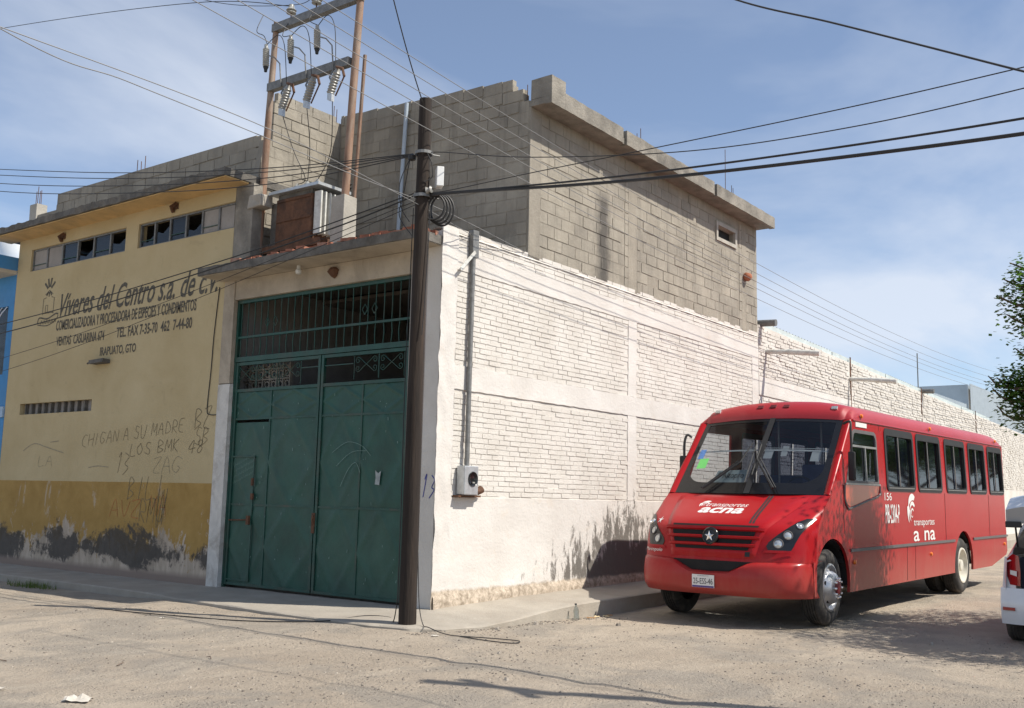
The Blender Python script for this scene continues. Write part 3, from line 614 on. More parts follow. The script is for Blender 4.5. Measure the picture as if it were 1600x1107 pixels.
# lit return wall behind the transformer
lw = thing('block_wall', 'sunlit grey block wall standing behind the transformer frame', 'wall', (1.1, 4.4, 5.2))
mb = MB(); mb.plate([(.21,5.1),(2.03,5.1),(2.03,8.40),(1.2,8.38),(.62,8.44),(.5,8.34),(.45,7.6),(.3,7.58),(.21,7.0)], [], lambda u, v, d: (u, 4.358+d, v), .14); mb.build('core', 'mortar', lw)
rows = [(5.1+.2*i, .2 if i < 9 else (.33 if i < 12 else .45), 2.0) for i in range(16)]+[(8.3,.52,1.9)]
lay(rows, .41, .2, .1, .022, 'block', 'block', lw, (0,4.35,0), (1,0,0), (0,-1,0), 300, gap=.008, proud=.006, seed=10)
for x in (1.86,1.9,1.97):
    mb = MB(); mb.tube([(x,4.42,8.3),(x,4.42,8.62+random.uniform(0,.12))], .007, 5); mb.build('rebar', 'rust', lw)

# ============================================================ YELLOW BUILDING
yb = thing('warehouse_front', 'yellow plastered warehouse with painted company sign and graffiti', 'building', (.5, 8.1, 0))
to_f = lambda u, v, d: (d, u, v)
W1, W2 = (7.86, 11.26), (4.66, 7.46)
holes = [[(a,6.0),(b,6.0),(b,6.46),(a,6.46)] for a, b in (W1, W2)]+[[(8.57,3.03),(11.18,3.03),(11.18,3.25),(8.57,3.25)]]
mb = MB(); mb.plate([(4.80,-.1),(11.78,-.1),(11.78,6.72),(4.66,6.72),(4.66,5.0),(4.80,5.0)], holes, to_f, .18); mb.build('wall', 'wall_yellow', yb)
mb = MB(); mb.box((.01,11.6,-.1),(6,11.77,6.7)); mb.box((.19,4.62,-.1),(6,4.78,6.7)); mb.box((5.9,4.78,-.1),(6,11.6,6.7)); mb.build('side_wall', 'tan_plaster', yb)
mb = MB(); mb.box((.0,4.20,5.21),(.19,4.655,6.70), .006); mb.build('end_column', 'concrete', yb)
mb = MB(); mb.box((-.012,4.52,3.35),(.14,4.797,5.07), .005); mb.build('jamb', 'tan_plaster', yb)
mb = MB(); mb.box((-.018,4.505,-.05),(.14,4.797,3.345), .008); mb.build('pilaster', 'pilaster_white', yb)
# roof slab with ragged dark edge and ochre soffit
def ragged(x0, x1, y0, y1, z0, z1, n, amp):
    mb = MB()
    for i in range(n+1):
        y = y0+(y1-y0)*i/n; e = amp*noise.noise(Vector((y*5, z0, 1))); k = amp*noise.noise(Vector((y*7, z0, 5))); zz_ = amp*noise.noise(Vector((y*6, z0, 9)))
        mb.v += [(x0+e, y, z0+zz_*.4), (x0+k, y, z1+zz_), (x1, y, z1), (x1, y, z0)]
    for i in range(n): mb.f += [(i*4+a, i*4+(a+1)%4, i*4+4+(a+1)%4, i*4+4+a) for a in range(4)]
    mb.f += [(0,1,2,3), tuple(n*4+a for a in (3,2,1,0))]; return mb
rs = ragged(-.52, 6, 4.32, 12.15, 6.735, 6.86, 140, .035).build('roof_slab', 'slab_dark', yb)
mb = MB(); mb.grid(lambda u, v: (-.47+.47*u, 4.34+7.8*v, 6.705+.006*noise.noise(Vector((u*4, v*30, 2)))), 6, 120); mb.box((-.47,4.34,6.71),(0,12.1,6.73)); mb.build('soffit', 'ochre_soffit', rs, smooth=40)
for y, z, r_ in ((6.35,6.62,.085),(10.06,6.58,.075)):
    mb = MB(); mb.obox((-.01,y,z), (.012,0,0), (0,r_,0), (0,0,.05)); mb.tube([(-.02,y-r_*.6,z+.06),(-.10,y,z-.02),(-.02,y+r_*.5,z-.09)], .035, 6); mb.build('wasp_nest', 'rust', yb)
# parapet of blocks
pp = MB(); pp.box((.308,4.6,6.86),(.45,11.0,7.70)); pp.box((.308,11.0,6.86),(.45,12.1,7.36)); pp.build('parapet_core', 'mortar', yb)
rows = [(6.86+.205*i, 4.45, 11.0) for i in range(4)]+[(6.86,11.0,12.1),(7.065,11.0,12.1)]
lay(rows, .42, .205, .08, .03, 'block', 'block', yb, (.3,0,0), (0,1,0), (-1,0,0), 300, gap=.012, proud=.006, seed=12)
mb = MB(); mb.box((.28,11.75,7.1),(.5,12.05,7.62), .01); mb.build('post', 'concrete_pale', yb)
for y in (8.0,8.12,8.26,11.8,11.86,11.95,12.02):
    mb = MB(); z0 = 7.6; mb.tube([(.38,y,z0),(.38,y+random.uniform(-.02,.02),z0+.3+random.uniform(0,.15))], .008, 5); mb.build('rebar', 'rust', yb)
# clerestory windows
random.seed(21)
for (a, b) in (W1, W2):
    fr = MB()
    for q in (((.04,a,6.0),(.09,b,6.03)), ((.04,a,6.43),(.09,b,6.46)), ((.04,a,6.03),(.09,a+.04,6.43)), ((.04,b-.04,6.03),(.09,b,6.43))): fr.box(*q)
    wf = fr.build('window', 'steel_grey', yb); n = 6; wdt = (b-a)/n
    for i in range(1, n):
        mb = MB(); mb.box((.035,a+i*wdt-.02,6.031),(.085,a+i*wdt+.02,6.429)); mb.build('mullion', 'steel_grey', wf)
    for i in range(n):
        y0, y1 = a+i*wdt+.022, a+(i+1)*wdt-.022; st = random.random(); mb = MB()
        if (a == W2[0] and i in (0, 1)) or (a == W1[0] and i in (4, 5)): mb.add([(.06,y0,6.032),(.06,y1,6.032),(.06,y1,6.428),(.06,y0,6.428)], [(0,1,2,3)]); mb.build('pane', 'interior_grey', wf)
        elif st < .55:
            zz_ = random.uniform(6.1,6.3); mb.add([(.06,y0,6.032),(.06,y1,6.032),(.06,y1,zz_),(.06,(y0+y1)/2,zz_-.05),(.06,y0,zz_+.08)], [(0,1,2,3,4)]); mb.build('pane', 'glass_dusty', wf)
        else:
            mb.add([(.06,y0,6.032),(.06,y1,6.032),(.06,y1,6.428),(.06,y0,6.428)], [(0,1,2,3)]); mb.build('pane', 'glass_dusty', wf)
        if i % 2: mb = MB(); mb.bar((.045,y0,6.13),(.045,y1,6.13),.012); mb.build('glazing_bar', 'gate_rail', wf)
fr = MB(); fr.box((.12,8.57,3.03),(.14,11.18,3.25)); lo = fr.build('louvre_window', 'interior_grey', yb)
for i in range(11): mb = MB(); y = 8.66+i*.24; mb.box((.05,y-.014,3.032),(.118,y+.014+.02*(i%2),3.248)); mb.build('bar', 'slab_dark', lo)
mb = MB(); mb.box((-.16,8.06,3.90),(.02,8.52,3.97), .008); mb.tube([(-.12,8.52,3.93),(-.12,8.62,3.91)], .018, 6); mb.build('drain_spout', 'slab_dark', yb)
mb = MB(); mb.tube(spl([(-.01,4.93,5.0),(-.012,5.0,4.2),(-.012,5.02,3.6),(-.012,5.06,2.95),(-.012,4.98,2.85),(-.015,4.8,2.84)], 4), .008, 5); mb.build('wall_cable', 'cable', yb)
# painted sign
sgn = lambda y0, z0: (lambda u, v: (-.0045, y0-u, z0+v))
text_mesh('Víveres del Centro s.a. de c.v.', sgn(9.95, 4.93), 4.95, .47, .42, bold=.012).build('sign_lettering', 'lettering', yb, fix=False)
text_mesh('COMERCIALIZADORA Y PROCESADORA DE ESPECIES Y CONDIMENTOS', sgn(10.05, 4.66), 4.5, .21, bold=.02).build('sign_lettering', 'lettering', yb, fix=False)
text_mesh('VENTAS  CASUARINA 674', sgn(10.0, 4.35), 1.68, .19, bold=.02).build('sign_lettering', 'lettering', yb, fix=False)
text_mesh('TEL. FAX 7-35-70  462  7-44-80', sgn(7.92, 4.36), 2.28, .2, bold=.02).build('sign_lettering', 'lettering', yb, fix=False)
text_mesh('IRAPUATO, GTO', sgn(8.42, 4.03), 1.16, .19, bold=.02).build('sign_lettering', 'lettering', yb, fix=False)
em = MB(); tf = lambda u, v: (-.0045, 10.42-u, 4.86+v)
for q in ([(-.2,.17),(-.2,.5),(-.1,.52)], [(.2,.17),(.2,.5),(.1,.52)], [(-.14,.58),(0,.66),(.14,.58)], [(-.1,.2),(-.02,.2),(-.02,.36),(-.1,.36),(-.1,.2)], [(-.2,.2),(.2,.2)]): ribbon(em, q, .016, tf)
for a in (30,75,110,150): ribbon(em, [(cos(R(a))*.07,.68+sin(R(a))*.05),(cos(R(a))*.22,.72+sin(R(a))*.2)], .05, tf)
for a in (235,270,305): ribbon(em, [(cos(R(a))*.05,.66+sin(R(a))*.03),(cos(R(a))*.17,.68+sin(R(a))*.15)], .035, tf)
ribbon(em, spl([(-.36,.02),(-.3,.12),(0,.08),(.3,.16),(.4,.14)], 5), .03, tf); ribbon(em, spl([(-.36,-.02),(0,-.06),(.3,.02),(.4,.12)], 5), .02, tf)
for k in range(6): ribbon(em, [(-.25+k*.1,-.02),(-.21+k*.1,.06),(-.18+k*.1,-.01)], .02, tf)
em.build('sign_emblem', 'lettering', yb, fix=False)
# sprayed scrawls: stroke letters
G = {'C':[[(1,.9),(.4,1),(0,.6),(.1,.1),(.9,0)]],'H':[[(0,0),(.1,1)],[(.9,0),(1,1)],[(0,.5),(1,.55)]],'I':[[(.4,0),(.5,1)]],'G':[[(1,.9),(.3,1),(0,.4),(.5,0),(.9,.3),(.5,.45)]],'A':[[(0,0),(.5,1),(1,0)],[(.2,.4),(.85,.4)]],
 'N':[[(0,0),(.1,1),(.9,0),(1,1)]],'S':[[(.9,.9),(.3,1),(.2,.6),(.8,.4),(.7,0),(0,.1)]],'U':[[(0,1),(.1,.1),(.7,0),(1,1)]],'M':[[(0,0),(.15,1),(.5,.3),(.85,1),(1,0)]],'D':[[(.1,0),(.1,1),(.9,.6),(.8,.2),(.1,0)]],
 'R':[[(.1,0),(.1,1),(.8,.8),(.7,.5),(.1,.45),(.9,0)]],'E':[[(.9,1),(.1,.95),(.1,.05),(.9,0)],[(.1,.5),(.7,.5)]],'L':[[(.1,1),(.05,0),(.9,.05)]],'O':[[(.5,1),(0,.5),(.4,0),(.9,.4),(.5,1)]],'B':[[(.1,0),(.1,1),(.8,.8),(.15,.5),(.9,.25),(.1,0)]],
 'K':[[(.1,0),(.1,1)],[(.9,1),(.15,.45),(.9,0)]],'Z':[[(0,.9),(.9,1),(.1,.1),(1,0)]],'1':[[(.3,.8),(.6,1),(.4,0)]],'3':[[(.1,1),(.8,.8),(.3,.5),(.9,.3),(.1,0)]],'4':[[(.6,0),(.7,1),(0,.3),(1,.35)]],'8':[[(.5,.5),(.1,.8),(.6,1),(.8,.7),(.1,.2),(.5,0),(.9,.3),(.5,.5)]],'J':[[(.8,1),(.7,.1),(.1,0)]],'V':[[(0,1),(.5,0),(1,1)]]}
def scrawl(s, y0, z0, hgt, wid, ang, wst, mat, seed, parent=yb, to3=None):
    wst *= .75; rn = random.Random(seed); mb = MB(); t3 = to3 or (lambda u, v: (-.0045, y0-u, z0+v)); u = 0
    for ch in s:
        if ch != ' ':
            for st in G[ch]:
                pts = [(u+(p[0]+rn.uniform(-.06,.06))*wid*.78+p[1]*hgt*.12, (p[1]+rn.uniform(-.05,.05))*hgt+u*ang) for p in st]
                ribbon(mb, [q.to_2d() for q in spl([(a, b, 0) for a, b in pts], 4)], wst, t3)
        u += wid*rn.uniform(.9,1.1)*(1 if ch != ' ' else .6)
    return mb.build('graffiti', mat, parent, fix=False)
scrawl('CHIGAN A SU MADRE', 8.78, 2.36, .22, .195, .075, .014, 'scrawl', 1); scrawl('BZ', 5.4, 2.62, .34, .24, .05, .018, 'scrawl', 2); scrawl('LOS BMK', 7.2, 2.18, .21, .22, .06, .016, 'scrawl', 3)
scrawl('48', 5.5, 2.22, .22, .2, 0, .02, 'scrawl', 4); scrawl('13', 7.62, 1.86, .36, .24, 0, .016, 'scrawl', 5); scrawl('BILJ', 7.2, 1.40, .40, .26, .05, .016, 'scrawl', 6); scrawl('ZAG', 6.5, 1.88, .28, .3, 0, .012, 'scrawl_faint', 7)
scrawl('RMU', 6.8, 1.02, .40, .25, .1, .016, 'scrawl', 8); scrawl('AVZ', 7.7, 1.10, .3, .35, .0, .016, 'scrawl_red', 9); scrawl('MA', 6.55, 1.15, .35, .3, 0, .014, 'scrawl_red', 10); scrawl('LA', 10.3, 2.0, .2, .3, 0, .012, 'scrawl_faint', 11); scrawl('SB', 5.35, 2.35, .3, .2, 0, .014, 'scrawl', 12); scrawl('UV', 6.3, 1.0, .6, .12, 0, .016, 'scrawl', 13)
mb = MB(); t3 = lambda u, v: (-.0045, u, v)
for q in ([(10.9,2.3),(10.5,2.44),(10.0,2.36),(9.4,2.25)], [(8.5,1.97),(8.2,2.0),(7.85,1.98)], [(9.9,2.46),(9.6,2.48)]): ribbon(mb, [k.to_2d() for k in spl([(a,b,0) for a,b in q], 5)], .018, t3)
mb.build('graffiti', 'scrawl_faint', yb, fix=False)

# ============================================================ GATE PORTAL
gp = thing('gate_portal', 'concrete gate portal with jutting canopy and grey pier at the street corner', 'portal', (.6, 2.4, 0))
mb = MB(); mb.box((.006,.02,-.1),(.22,.575,5.07), .0); mb.build('pier', 'pier_grey', gp)
mb = MB(); mb.box((.0,.58,4.74),(.2,4.515,5.07), .0); mb.build('lintel', 'tan_plaster', gp)
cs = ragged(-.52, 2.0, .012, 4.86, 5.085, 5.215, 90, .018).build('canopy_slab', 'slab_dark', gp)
mb = MB(); mb.box((-.49,.03,5.074),(.0,4.83,5.084)); mb.build('canopy_soffit', 'tan_plaster', cs)
random.seed(31); mb = MB()
for k in range(150):
    y = random.uniform(.05, 4.1); mb.obox((-.36+random.uniform(-.1,.25), y, 5.225+random.uniform(0,.03)), (random.uniform(.03,.07),.01,0), (-.01,random.uniform(.04,.1),.005), (0,0,random.uniform(.012,.035)))
stuff(mb.build('canopy_rubble', 'brick_red', gp))
mb = MB(); mb.tube([(-.2,2.75,5.08),(-.2,2.75,5.02)], .03, 8); mb.lathe([(.02,0),(.05,-.03),(.045,-.08),(0,-.1)], (-.2,2.75,5.03), (0,0,1), 10); mb.build('lamp_socket', 'white_paint_metal', gp, smooth=True)
mb = MB(); mb.lathe([(.0,-.12),(.05,-.08),(.1,.0),(.06,.05),(0,.06)], (-.03,2.15,4.95), (0,.2,1), 8); mb.build('wasp_nest', 'rust', gp)
# passage behind the gate
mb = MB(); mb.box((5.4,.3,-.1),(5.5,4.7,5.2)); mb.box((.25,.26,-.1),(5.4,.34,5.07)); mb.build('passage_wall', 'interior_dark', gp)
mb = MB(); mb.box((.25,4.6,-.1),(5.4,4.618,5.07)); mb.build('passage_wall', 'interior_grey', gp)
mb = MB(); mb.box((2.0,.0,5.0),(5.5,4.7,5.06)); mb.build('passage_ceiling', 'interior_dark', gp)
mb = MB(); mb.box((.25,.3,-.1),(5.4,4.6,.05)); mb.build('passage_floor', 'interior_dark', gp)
# pierced block screen seen over the left leaf
scn = MB(); random.seed(2)
for i in range(7):
    for j in range(5):
        y0, z0, s_ = 3.42+i*.165, 2.9+j*.17, .0
        for t in (((.32,y0,z0),(.38,y0+.022,z0+.17)), ((.32,y0+.022,z0),(.378,y0+.165,z0+.022))): scn.box(*t)
        ring = [(.35, y0+.093+.05*cos(a*pi/5), z0+.096+.05*sin(a*pi/5)) for a in range(11)]; scn.tube(ring, .013, 4, False)
        scn.bar((.35,y0+.02,z0+.02),(.35,y0+.058,z0+.06),.018); scn.bar((.35,y0+.165,z0+.17),(.35,y0+.128,z0+.132),.018)
scn.build('pierced_screen', 'concrete', gp)
scrawl('13', 0, 0, .3, .14, 0, .022, 'scrawl_blue', 20, gp, lambda u, v: (-.0, .245-u*.9, 1.57+v))

# ============================================================ METAL GATE
ga = thing('metal_gate', 'dark green sheet metal double gate with barred top and scroll ornaments', 'gate', (.1, 2.5, .05))
Y0, Y1, YM = .60, 4.49, 2.43
fr = MB()
for q in (((.06,Y0-.02,4.68),(.12,Y1+.02,4.735)), ((.055,Y0-.02,3.70),(.13,Y1+.02,3.78)), ((.06,Y1-.03,.07),(.12,Y1+.02,4.68)), ((.06,Y0-.02,.07),(.12,Y0+.03,4.68)), ((.065,Y0+.03,4.09),(.105,Y1-.03,4.125))): fr.box(*q)
fr.build('frame', 'gate_rail', ga)
n = 24
for i in range(n):
    y = Y0+.08+(Y1-Y0-.16)*i/(n-1); mb = MB(); b_ = .02*random.uniform(-1,1); mb.tube([(.085,y,3.78),(.085,y+b_,3.95),(.085,y,4.09)], .009, 6); mb.build('bar', 'gate_rail', ga, smooth=True); mb = MB(); mb.tube([(.085,y,4.125),(.085,y+b_*.4,4.4),(.085,y,4.68)], .009, 6); mb.build('bar', 'gate_rail', ga, smooth=True)
for y in (1.35, 1.55, 3.55, 3.75):
    mb = MB(); mb.tube([(.075,y,4.24),(.075,y+.055,4.32),(.075,y,4.40),(.075,y-.055,4.32),(.075,y,4.24)], .008, 5); mb.build('diamond', 'gate_rail', ga)
def scroll(y0, y1, z0, z1):   # a mirrored pair of C scrolls crossing in the middle
    mb = MB(); ym, zm_ = (y0+y1)/2, (z0+z1)/2; A, B = (y1-y0)/2, (z1-z0)/2
    for sy in (-1, 1):
        for sz in (-1, 1):
            pts = [(.085, ym, zm_), (.085, ym+sy*A*.30, zm_+sz*B*.42)]
            for k in range(13):
                th = R(125-k*34); rr = B*.42*(1-k/17); pts.append((.085, ym+sy*(A*.70+rr*cos(th)), zm_+sz*(B*.50+rr*sin(th))))
            mb.tube(spl(pts, 2), .0065, 5)
    mb.tube([(.085,y0,z0-.1),(.085,y0,z1+.06)], .007, 5); mb.tube([(.085,y1,z0-.1),(.085,y1,z1+.06)], .007, 5)
    return mb.build('scroll', 'gate_rail', ga)
for y0 in (2.9, 3.45, 3.98): scroll(y0, y0+.5, 3.38, 3.62)
for y0 in (.72, 1.23): scroll(y0, y0+.5, 3.38, 3.62)
for a, b in ((YM+.03, 2.88), (1.75, YM-.03)): mb = MB(); mb.bar((.085,a,3.52),(.085,b,3.52),.014); mb.build('bar', 'gate_rail', ga)
for k, (a, b) in enumerate(((YM+.012, Y1-.035), (Y0+.035, YM-.012))):   # two leaves
    lf = MB()
    for q in (((.065,a,.125),(.115,a+.05,3.69)), ((.065,b-.05,.125),(.115,b,3.69)), ((.068,a+.05,3.64),(.112,b-.05,3.69)), ((.068,a+.05,.125),(.112,b-.05,.165)), ((.068,a+.05,3.20),(.112,b-.05,3.25))): lf.box(*q)
    lf = lf.build('leaf', 'gate_rail', ga)
    cols_ = [a+.05, a+.05+(b-a-.1)*(.5 if k else .56), b-.05]; rws = [.14, 1.39, 2.76, 3.20]
    for i in range(2):
        for j in range(3):
            y0, y1, z0, z1 = cols_[i]+.004, cols_[i+1]-.004, rws[j]+.004, rws[j+1]-.004
            if k == 0 and i == 1 and j == 1: z1 = 2.70
            def pan(u, v, s_=random.random()*9):   # pressed sheet: faint diamond creases and dents
                y, z_ = y0+(y1-y0)*u, z0+(z1-z0)*v; cr_ = .022*max(0, 1-abs(abs(u-.5)*2+abs(v-.5)*2-.98)*7)
                return (.088-cr_*.7+.016*noise.noise(Vector((y*1.9, z_*1.9, s_)))*min(1, 12*u*(1-u))*min(1, 12*v*(1-v)), y, z_)
            mb = MB(); mb.grid(pan, 22, 22); mb.build('panel', 'gate_green', lf, smooth=50, fix=False)
    for z_ in (1.39, 2.76): mb = MB(); mb.box((.074,a+.05,z_-.016),(.09,b-.05,z_+.016)); mb.build('rail', 'gate_rail', lf)
    mb = MB(); mb.box((.076,cols_[1]-.016,.14),(.09,cols_[1]+.016,3.2)); mb.build('rail', 'gate_rail', lf)
    if k == 0:   # wicket door
        mb = MB()
        for q in (((.062,3.86,.2),(.074,3.885,2.16)), ((.062,3.885,2.14),(.074,4.44,2.165)), ((.062,3.885,.2),(.074,4.44,.22))): mb.box(*q)
        wk = mb.build('wicket_door', 'gate_rail', lf); mb = MB(); mb.tube([(.05,4.4,1.14),(.045,4.05,1.15),(.05,3.92,1.16)], .012, 6); mb.obox((.045,3.92,1.15),(.02,0,0),(0,.03,0),(0,0,.07)); mb.build('bolt', 'rust', wk)
        mb = MB(); mb.obox((.05,3.86,1.52),(.015,0,0),(0,.025,0),(0,0,.05)); mb.obox((.05,3.87,1.75),(.015,0,0),(0,.02,0),(0,0,.06)); mb.build('lock_plate', 'rust', wk)
    else:
        mb = MB(); mb.add([(.070,1.20,1.74),(.070,1.11,1.73),(.070,1.10,1.84),(.070,1.085,1.93),(.070,1.14,1.90),(.070,1.20,1.94),(.070,1.185,1.83)], [(0,1,2,3,4,5,6)]); mb.build('paint_patch', 'patch_grey', lf, fix=False)
mb = MB(); mb.box((.05,2.40,1.0),(.064,2.46,1.3), .003); mb.tube([(.05,2.43,1.27),(.03,2.43,1.2),(.05,2.43,1.13)], .012, 6); mb.build('latch', 'rust', ga)
random.seed(77); mb = MB(); t3 = lambda u, v: (.058, u, v)
for q in ([(2.1,2.2),(1.8,2.35),(1.5,2.3),(1.3,2.15)], [(2.0,2.0),(1.7,2.2),(1.4,2.22)], [(1.9,1.7),(1.75,1.95),(1.6,2.05),(1.5,1.9)]): ribbon(mb, [k.to_2d() for k in spl([(a,b,0) for a,b in q], 5)], .007, lambda u, v: (.066, u, v))
for r_ in range(4):
    for k in range(9): y = 4.35-k*.055; z_ = 1.72+r_*.09+.02*k; ribbon(mb, [(y,z_),(y-.02,z_+.05),(y-.03,z_+.01),(y-.045,z_+.045)], .005, lambda u, v: (.066, u, v))
for k in range(70): y, z_ = random.uniform(.7,4.4), random.uniform(.3,3.1); h_ = random.uniform(.01,.05); ribbon(mb, [(y,z_),(y+random.uniform(-.01,.01),z_+h_)], random.uniform(.004,.012), lambda u, v: (.067, u, v))
stuff(mb.build('scratches', 'scrawl_pale', ga, fix=False))
mb = MB(); mb.add([(.3,4.6,.02),(.3,.5,.02),(.3,.5,.09),(.3,4.6,.09)], [(0,1,2,3)]); mb.build('gap_shade_sheet', 'interior_dark', gp)  # dark sheet behind the leaves, stands in for the shaded gap below them

# ============================================================ TRANSFORMER, ITS FRAME, PIPES
tr = thing('transformer', 'rusty pole transformer tank with grey cooling fins on the gate canopy', 'transformer', (.5, 3.4, 5.25))
mb = MB(); mb.box((.22,3.0,5.62),(.78,3.86,6.40), .004); tk = mb.build('tank', 'rust', tr, bevel=.012)
for z_ in (6.02, 6.36): mb = MB(); mb.box((.205,3.02,z_-.02),(.219,3.84,z_+.02)); mb.build('tank_band', 'rust', tk)
mb = MB(); mb.box((.14,2.78,6.48),(.86,3.98,6.53)); mb.build('lid', 'galvanized', tr)
mb = MB(); mb.box((.24,3.02,6.40),(.76,3.84,6.478)); mb.build('neck', 'slab_dark', tr)
for k in range(6): mb = MB(); x = .26+k*.095; mb.box((x,2.83,5.72),(x+.03,2.985,6.42)); mb.build('cooling_fin', 'white_paint_metal', tr)  # sun-side fins: the pale colour carries the sunlight on them
for k in range(4): mb = MB(); x = .3+k*.11; mb.box((x,3.875,5.65),(x+.03,4.08,6.38)); mb.build('cooling_fin', 'slab_dark', tr)  # same kind of fins on the far side, shade put into the darker colour
for y in (3.2,3.45,3.7): mb = MB(); mb.lathe([(.03,0),(.06,.03),(.035,.06),(.06,.09),(.035,.12),(.055,.15),(.02,.2),(.0,.21)], (.5,y,6.53), (0,0,1), 10); mb.build('bushing', 'porcelain', tr, smooth=True)
for y in (2.72,2.80): mb = MB(); mb.lathe([(.02,0),(.045,.03),(.02,.06),(.045,.09),(.02,.12)], (.75,y,6.53), (0,0,1), 8); mb.build('bushing', 'black_rubber', tr, smooth=True)
mb = MB(); mb.box((.16,2.7,5.50),(.86,4.1,5.61)); mb.build('skid', 'rust', tr)
for y in (2.85,3.9): mb = MB(); mb.box((.2,y-.12,5.216),(.8,y+.12,5.498), .01); mb.build('footing', 'brick_red' if y < 3 else 'concrete_pale', tr)
mb = MB(); mb.box((-.02,4.0,6.28),(.24,4.3,6.5), .03); mb.build('broken_ledge', 'concrete_pale', tr, bevel=.03)

hf = thing('transformer_rack', 'rusty pipe frame with crossarms, fuses and insulators above the transformer', 'rack', (.25, 3.2, 5.2))
mb = MB(); mb.tube([(.22,4.27,5.216),(.23,4.22,7.6),(.25,4.17,9.62)], [.06,.06,.048], 12); mb.build('post', 'rust_pipe', hf, smooth=True)
mb = MB(); mb.tube([(.22,2.24,6.2),(.25,2.20,8),(.28,2.13,10.1)], [.062,.062,.058], 12); mb.build('post', 'rust_pipe', hf, smooth=True)
mb = MB(); mb.box((.12,2.16,5.216),(.42,2.44,6.21), .012); mb.build('pedestal', 'concrete_pale', hf, bevel=.01)
mb = MB(); mb.box((.19,2.08,9.44),(.30,4.22,9.58)); mb.build('crossarm', 'steel_grey', hf)
mb = MB(); mb.box((.16,2.26,8.36),(.27,4.22,8.50)); mb.build('crossarm', 'steel_grey', hf)
for y in (3.80, 3.17, 2.5):
    mb = MB(); mb.tube([(.25,y,9.55),(.25,y,9.72)], .012, 6); ins = mb.build('pin', 'rust', hf); mb = MB(); mb.lathe([(.02,0),(.085,.01),(.06,.05),(.09,.06),(.05,.11),(.045,.16),(.0,.17)], (.25,y,9.68), (0,0,1), 14); mb.build('insulator', 'porcelain', ins, smooth=True)
for y in (4.10, 3.48, 2.84):
    mb = MB(); pr = [(.0,0),(.035,.0)]
    for k in range(9): pr += [(.058,.03+k*.035),(.046,.045+k*.035)]
    pr += [(.03,.36),(.03,.4),(0,.4)]; mb.lathe(pr, (.02,y,8.72), (0,.06,1), 12); ar = mb.build('arrester', 'porcelain', hf, smooth=True)
    mb = MB(); mb.lathe([(.05,0),(.03,-.05),(.025,-.09),(0,-.1)], (.02,y,8.72), (0,0,1), 8); mb.build('cap', 'black_rubber', ar); mb = MB(); mb.tube([(.02,y-.07,8.9),(.02,y-.2,8.84),(.1,y-.26,8.74),(.15,y-.26,8.36)], .012, 5); mb.build('bracket', 'steel_grey', ar)
for y in (3.52, 2.92, 2.36):
    mb = MB(); pr = [(0,0),(.045,0)]
    for k in range(8): pr += [(.068,.03+k*.045),(.054,.05+k*.045)]
    pr += [(.035,.42),(0,.43)]; mb.lathe(pr, (.02,y+.12,7.86), (.02,-.38,1), 12); cu_ = mb.build('fuse_cutout', 'porcelain', hf, smooth=True)
    mb = MB(); mb.tube([(.16,y+.22,8.36),(.1,y+.24,8.2),(.04,y+.12,8.08)], .015, 5); mb.build('bracket', 'steel_grey', cu_)
    mb = MB(); mb.tube([(0,y-.02,8.28),(-.04,y-.2,8.2),(-.05,y-.26,8.05)], .022, 6); mb.tube([(-.05,y-.26,8.05),(-.03,y-.06,7.78)], .014, 6); mb.build('fuse_tube', 'rust', cu_); mb = MB(); mb.obox((0,y+.08,7.8),(.03,0,0),(0,.05,.02),(0,.0,.06)); mb.build('hinge', 'galvanized', cu_)
for pts in ([(.25,3.8,9.6),(.05,3.75,9.2),(.02,3.48,9.12)], [(.25,3.17,9.6),(.05,3.1,9.3),(.02,2.84,9.12)], [(.02,4.1,9.12),(0,3.8,9.2),(-.02,3.6,8.95),(0,3.52,8.28)], [(.02,3.48,9.12),(0,3.2,9.2),(-.02,3.0,8.95),(0,2.92,8.28)], [(.02,2.84,9.12),(0,2.6,9.22),(-.02,2.4,8.95),(0,2.36,8.28)], [(.3,4.6,9.9),(.1,4.5,9.5),(.02,4.2,9.3),(.02,4.1,9.12)],
            [(0,3.6,7.8),(.2,3.5,7.2),(.4,3.4,6.75),(.5,3.7,6.72)], [(0,3.0,7.8),(.2,3.1,7.2),(.5,3.45,6.72)], [(0,2.4,7.8),(.2,2.6,7.0),(.5,3.2,6.72)]):
    mb = MB(); mb.tube(spl(pts, 6), .007, 5); mb.build('jumper_wire', 'cable', hf, smooth=True)
mb = MB(); mb.tube([(1.95,2.76,5.216),(1.95,2.715,6.3),(1.95,2.63,8.40)], .036, 10); tag(mb.build('conduit_pipe', 'pvc_blue', smooth=True), 'pale blue plastic conduit standing against the grey block wall', 'pipe')
mb = MB(); mb.tube([(.6,2.45,5.9),(.6,2.35,8.2),(.6,2.33,8.7)], .03, 8); tag(mb.build('service_mast', 'rust_pipe', smooth=True), 'thin dark mast behind the rusty frame post', 'mast')

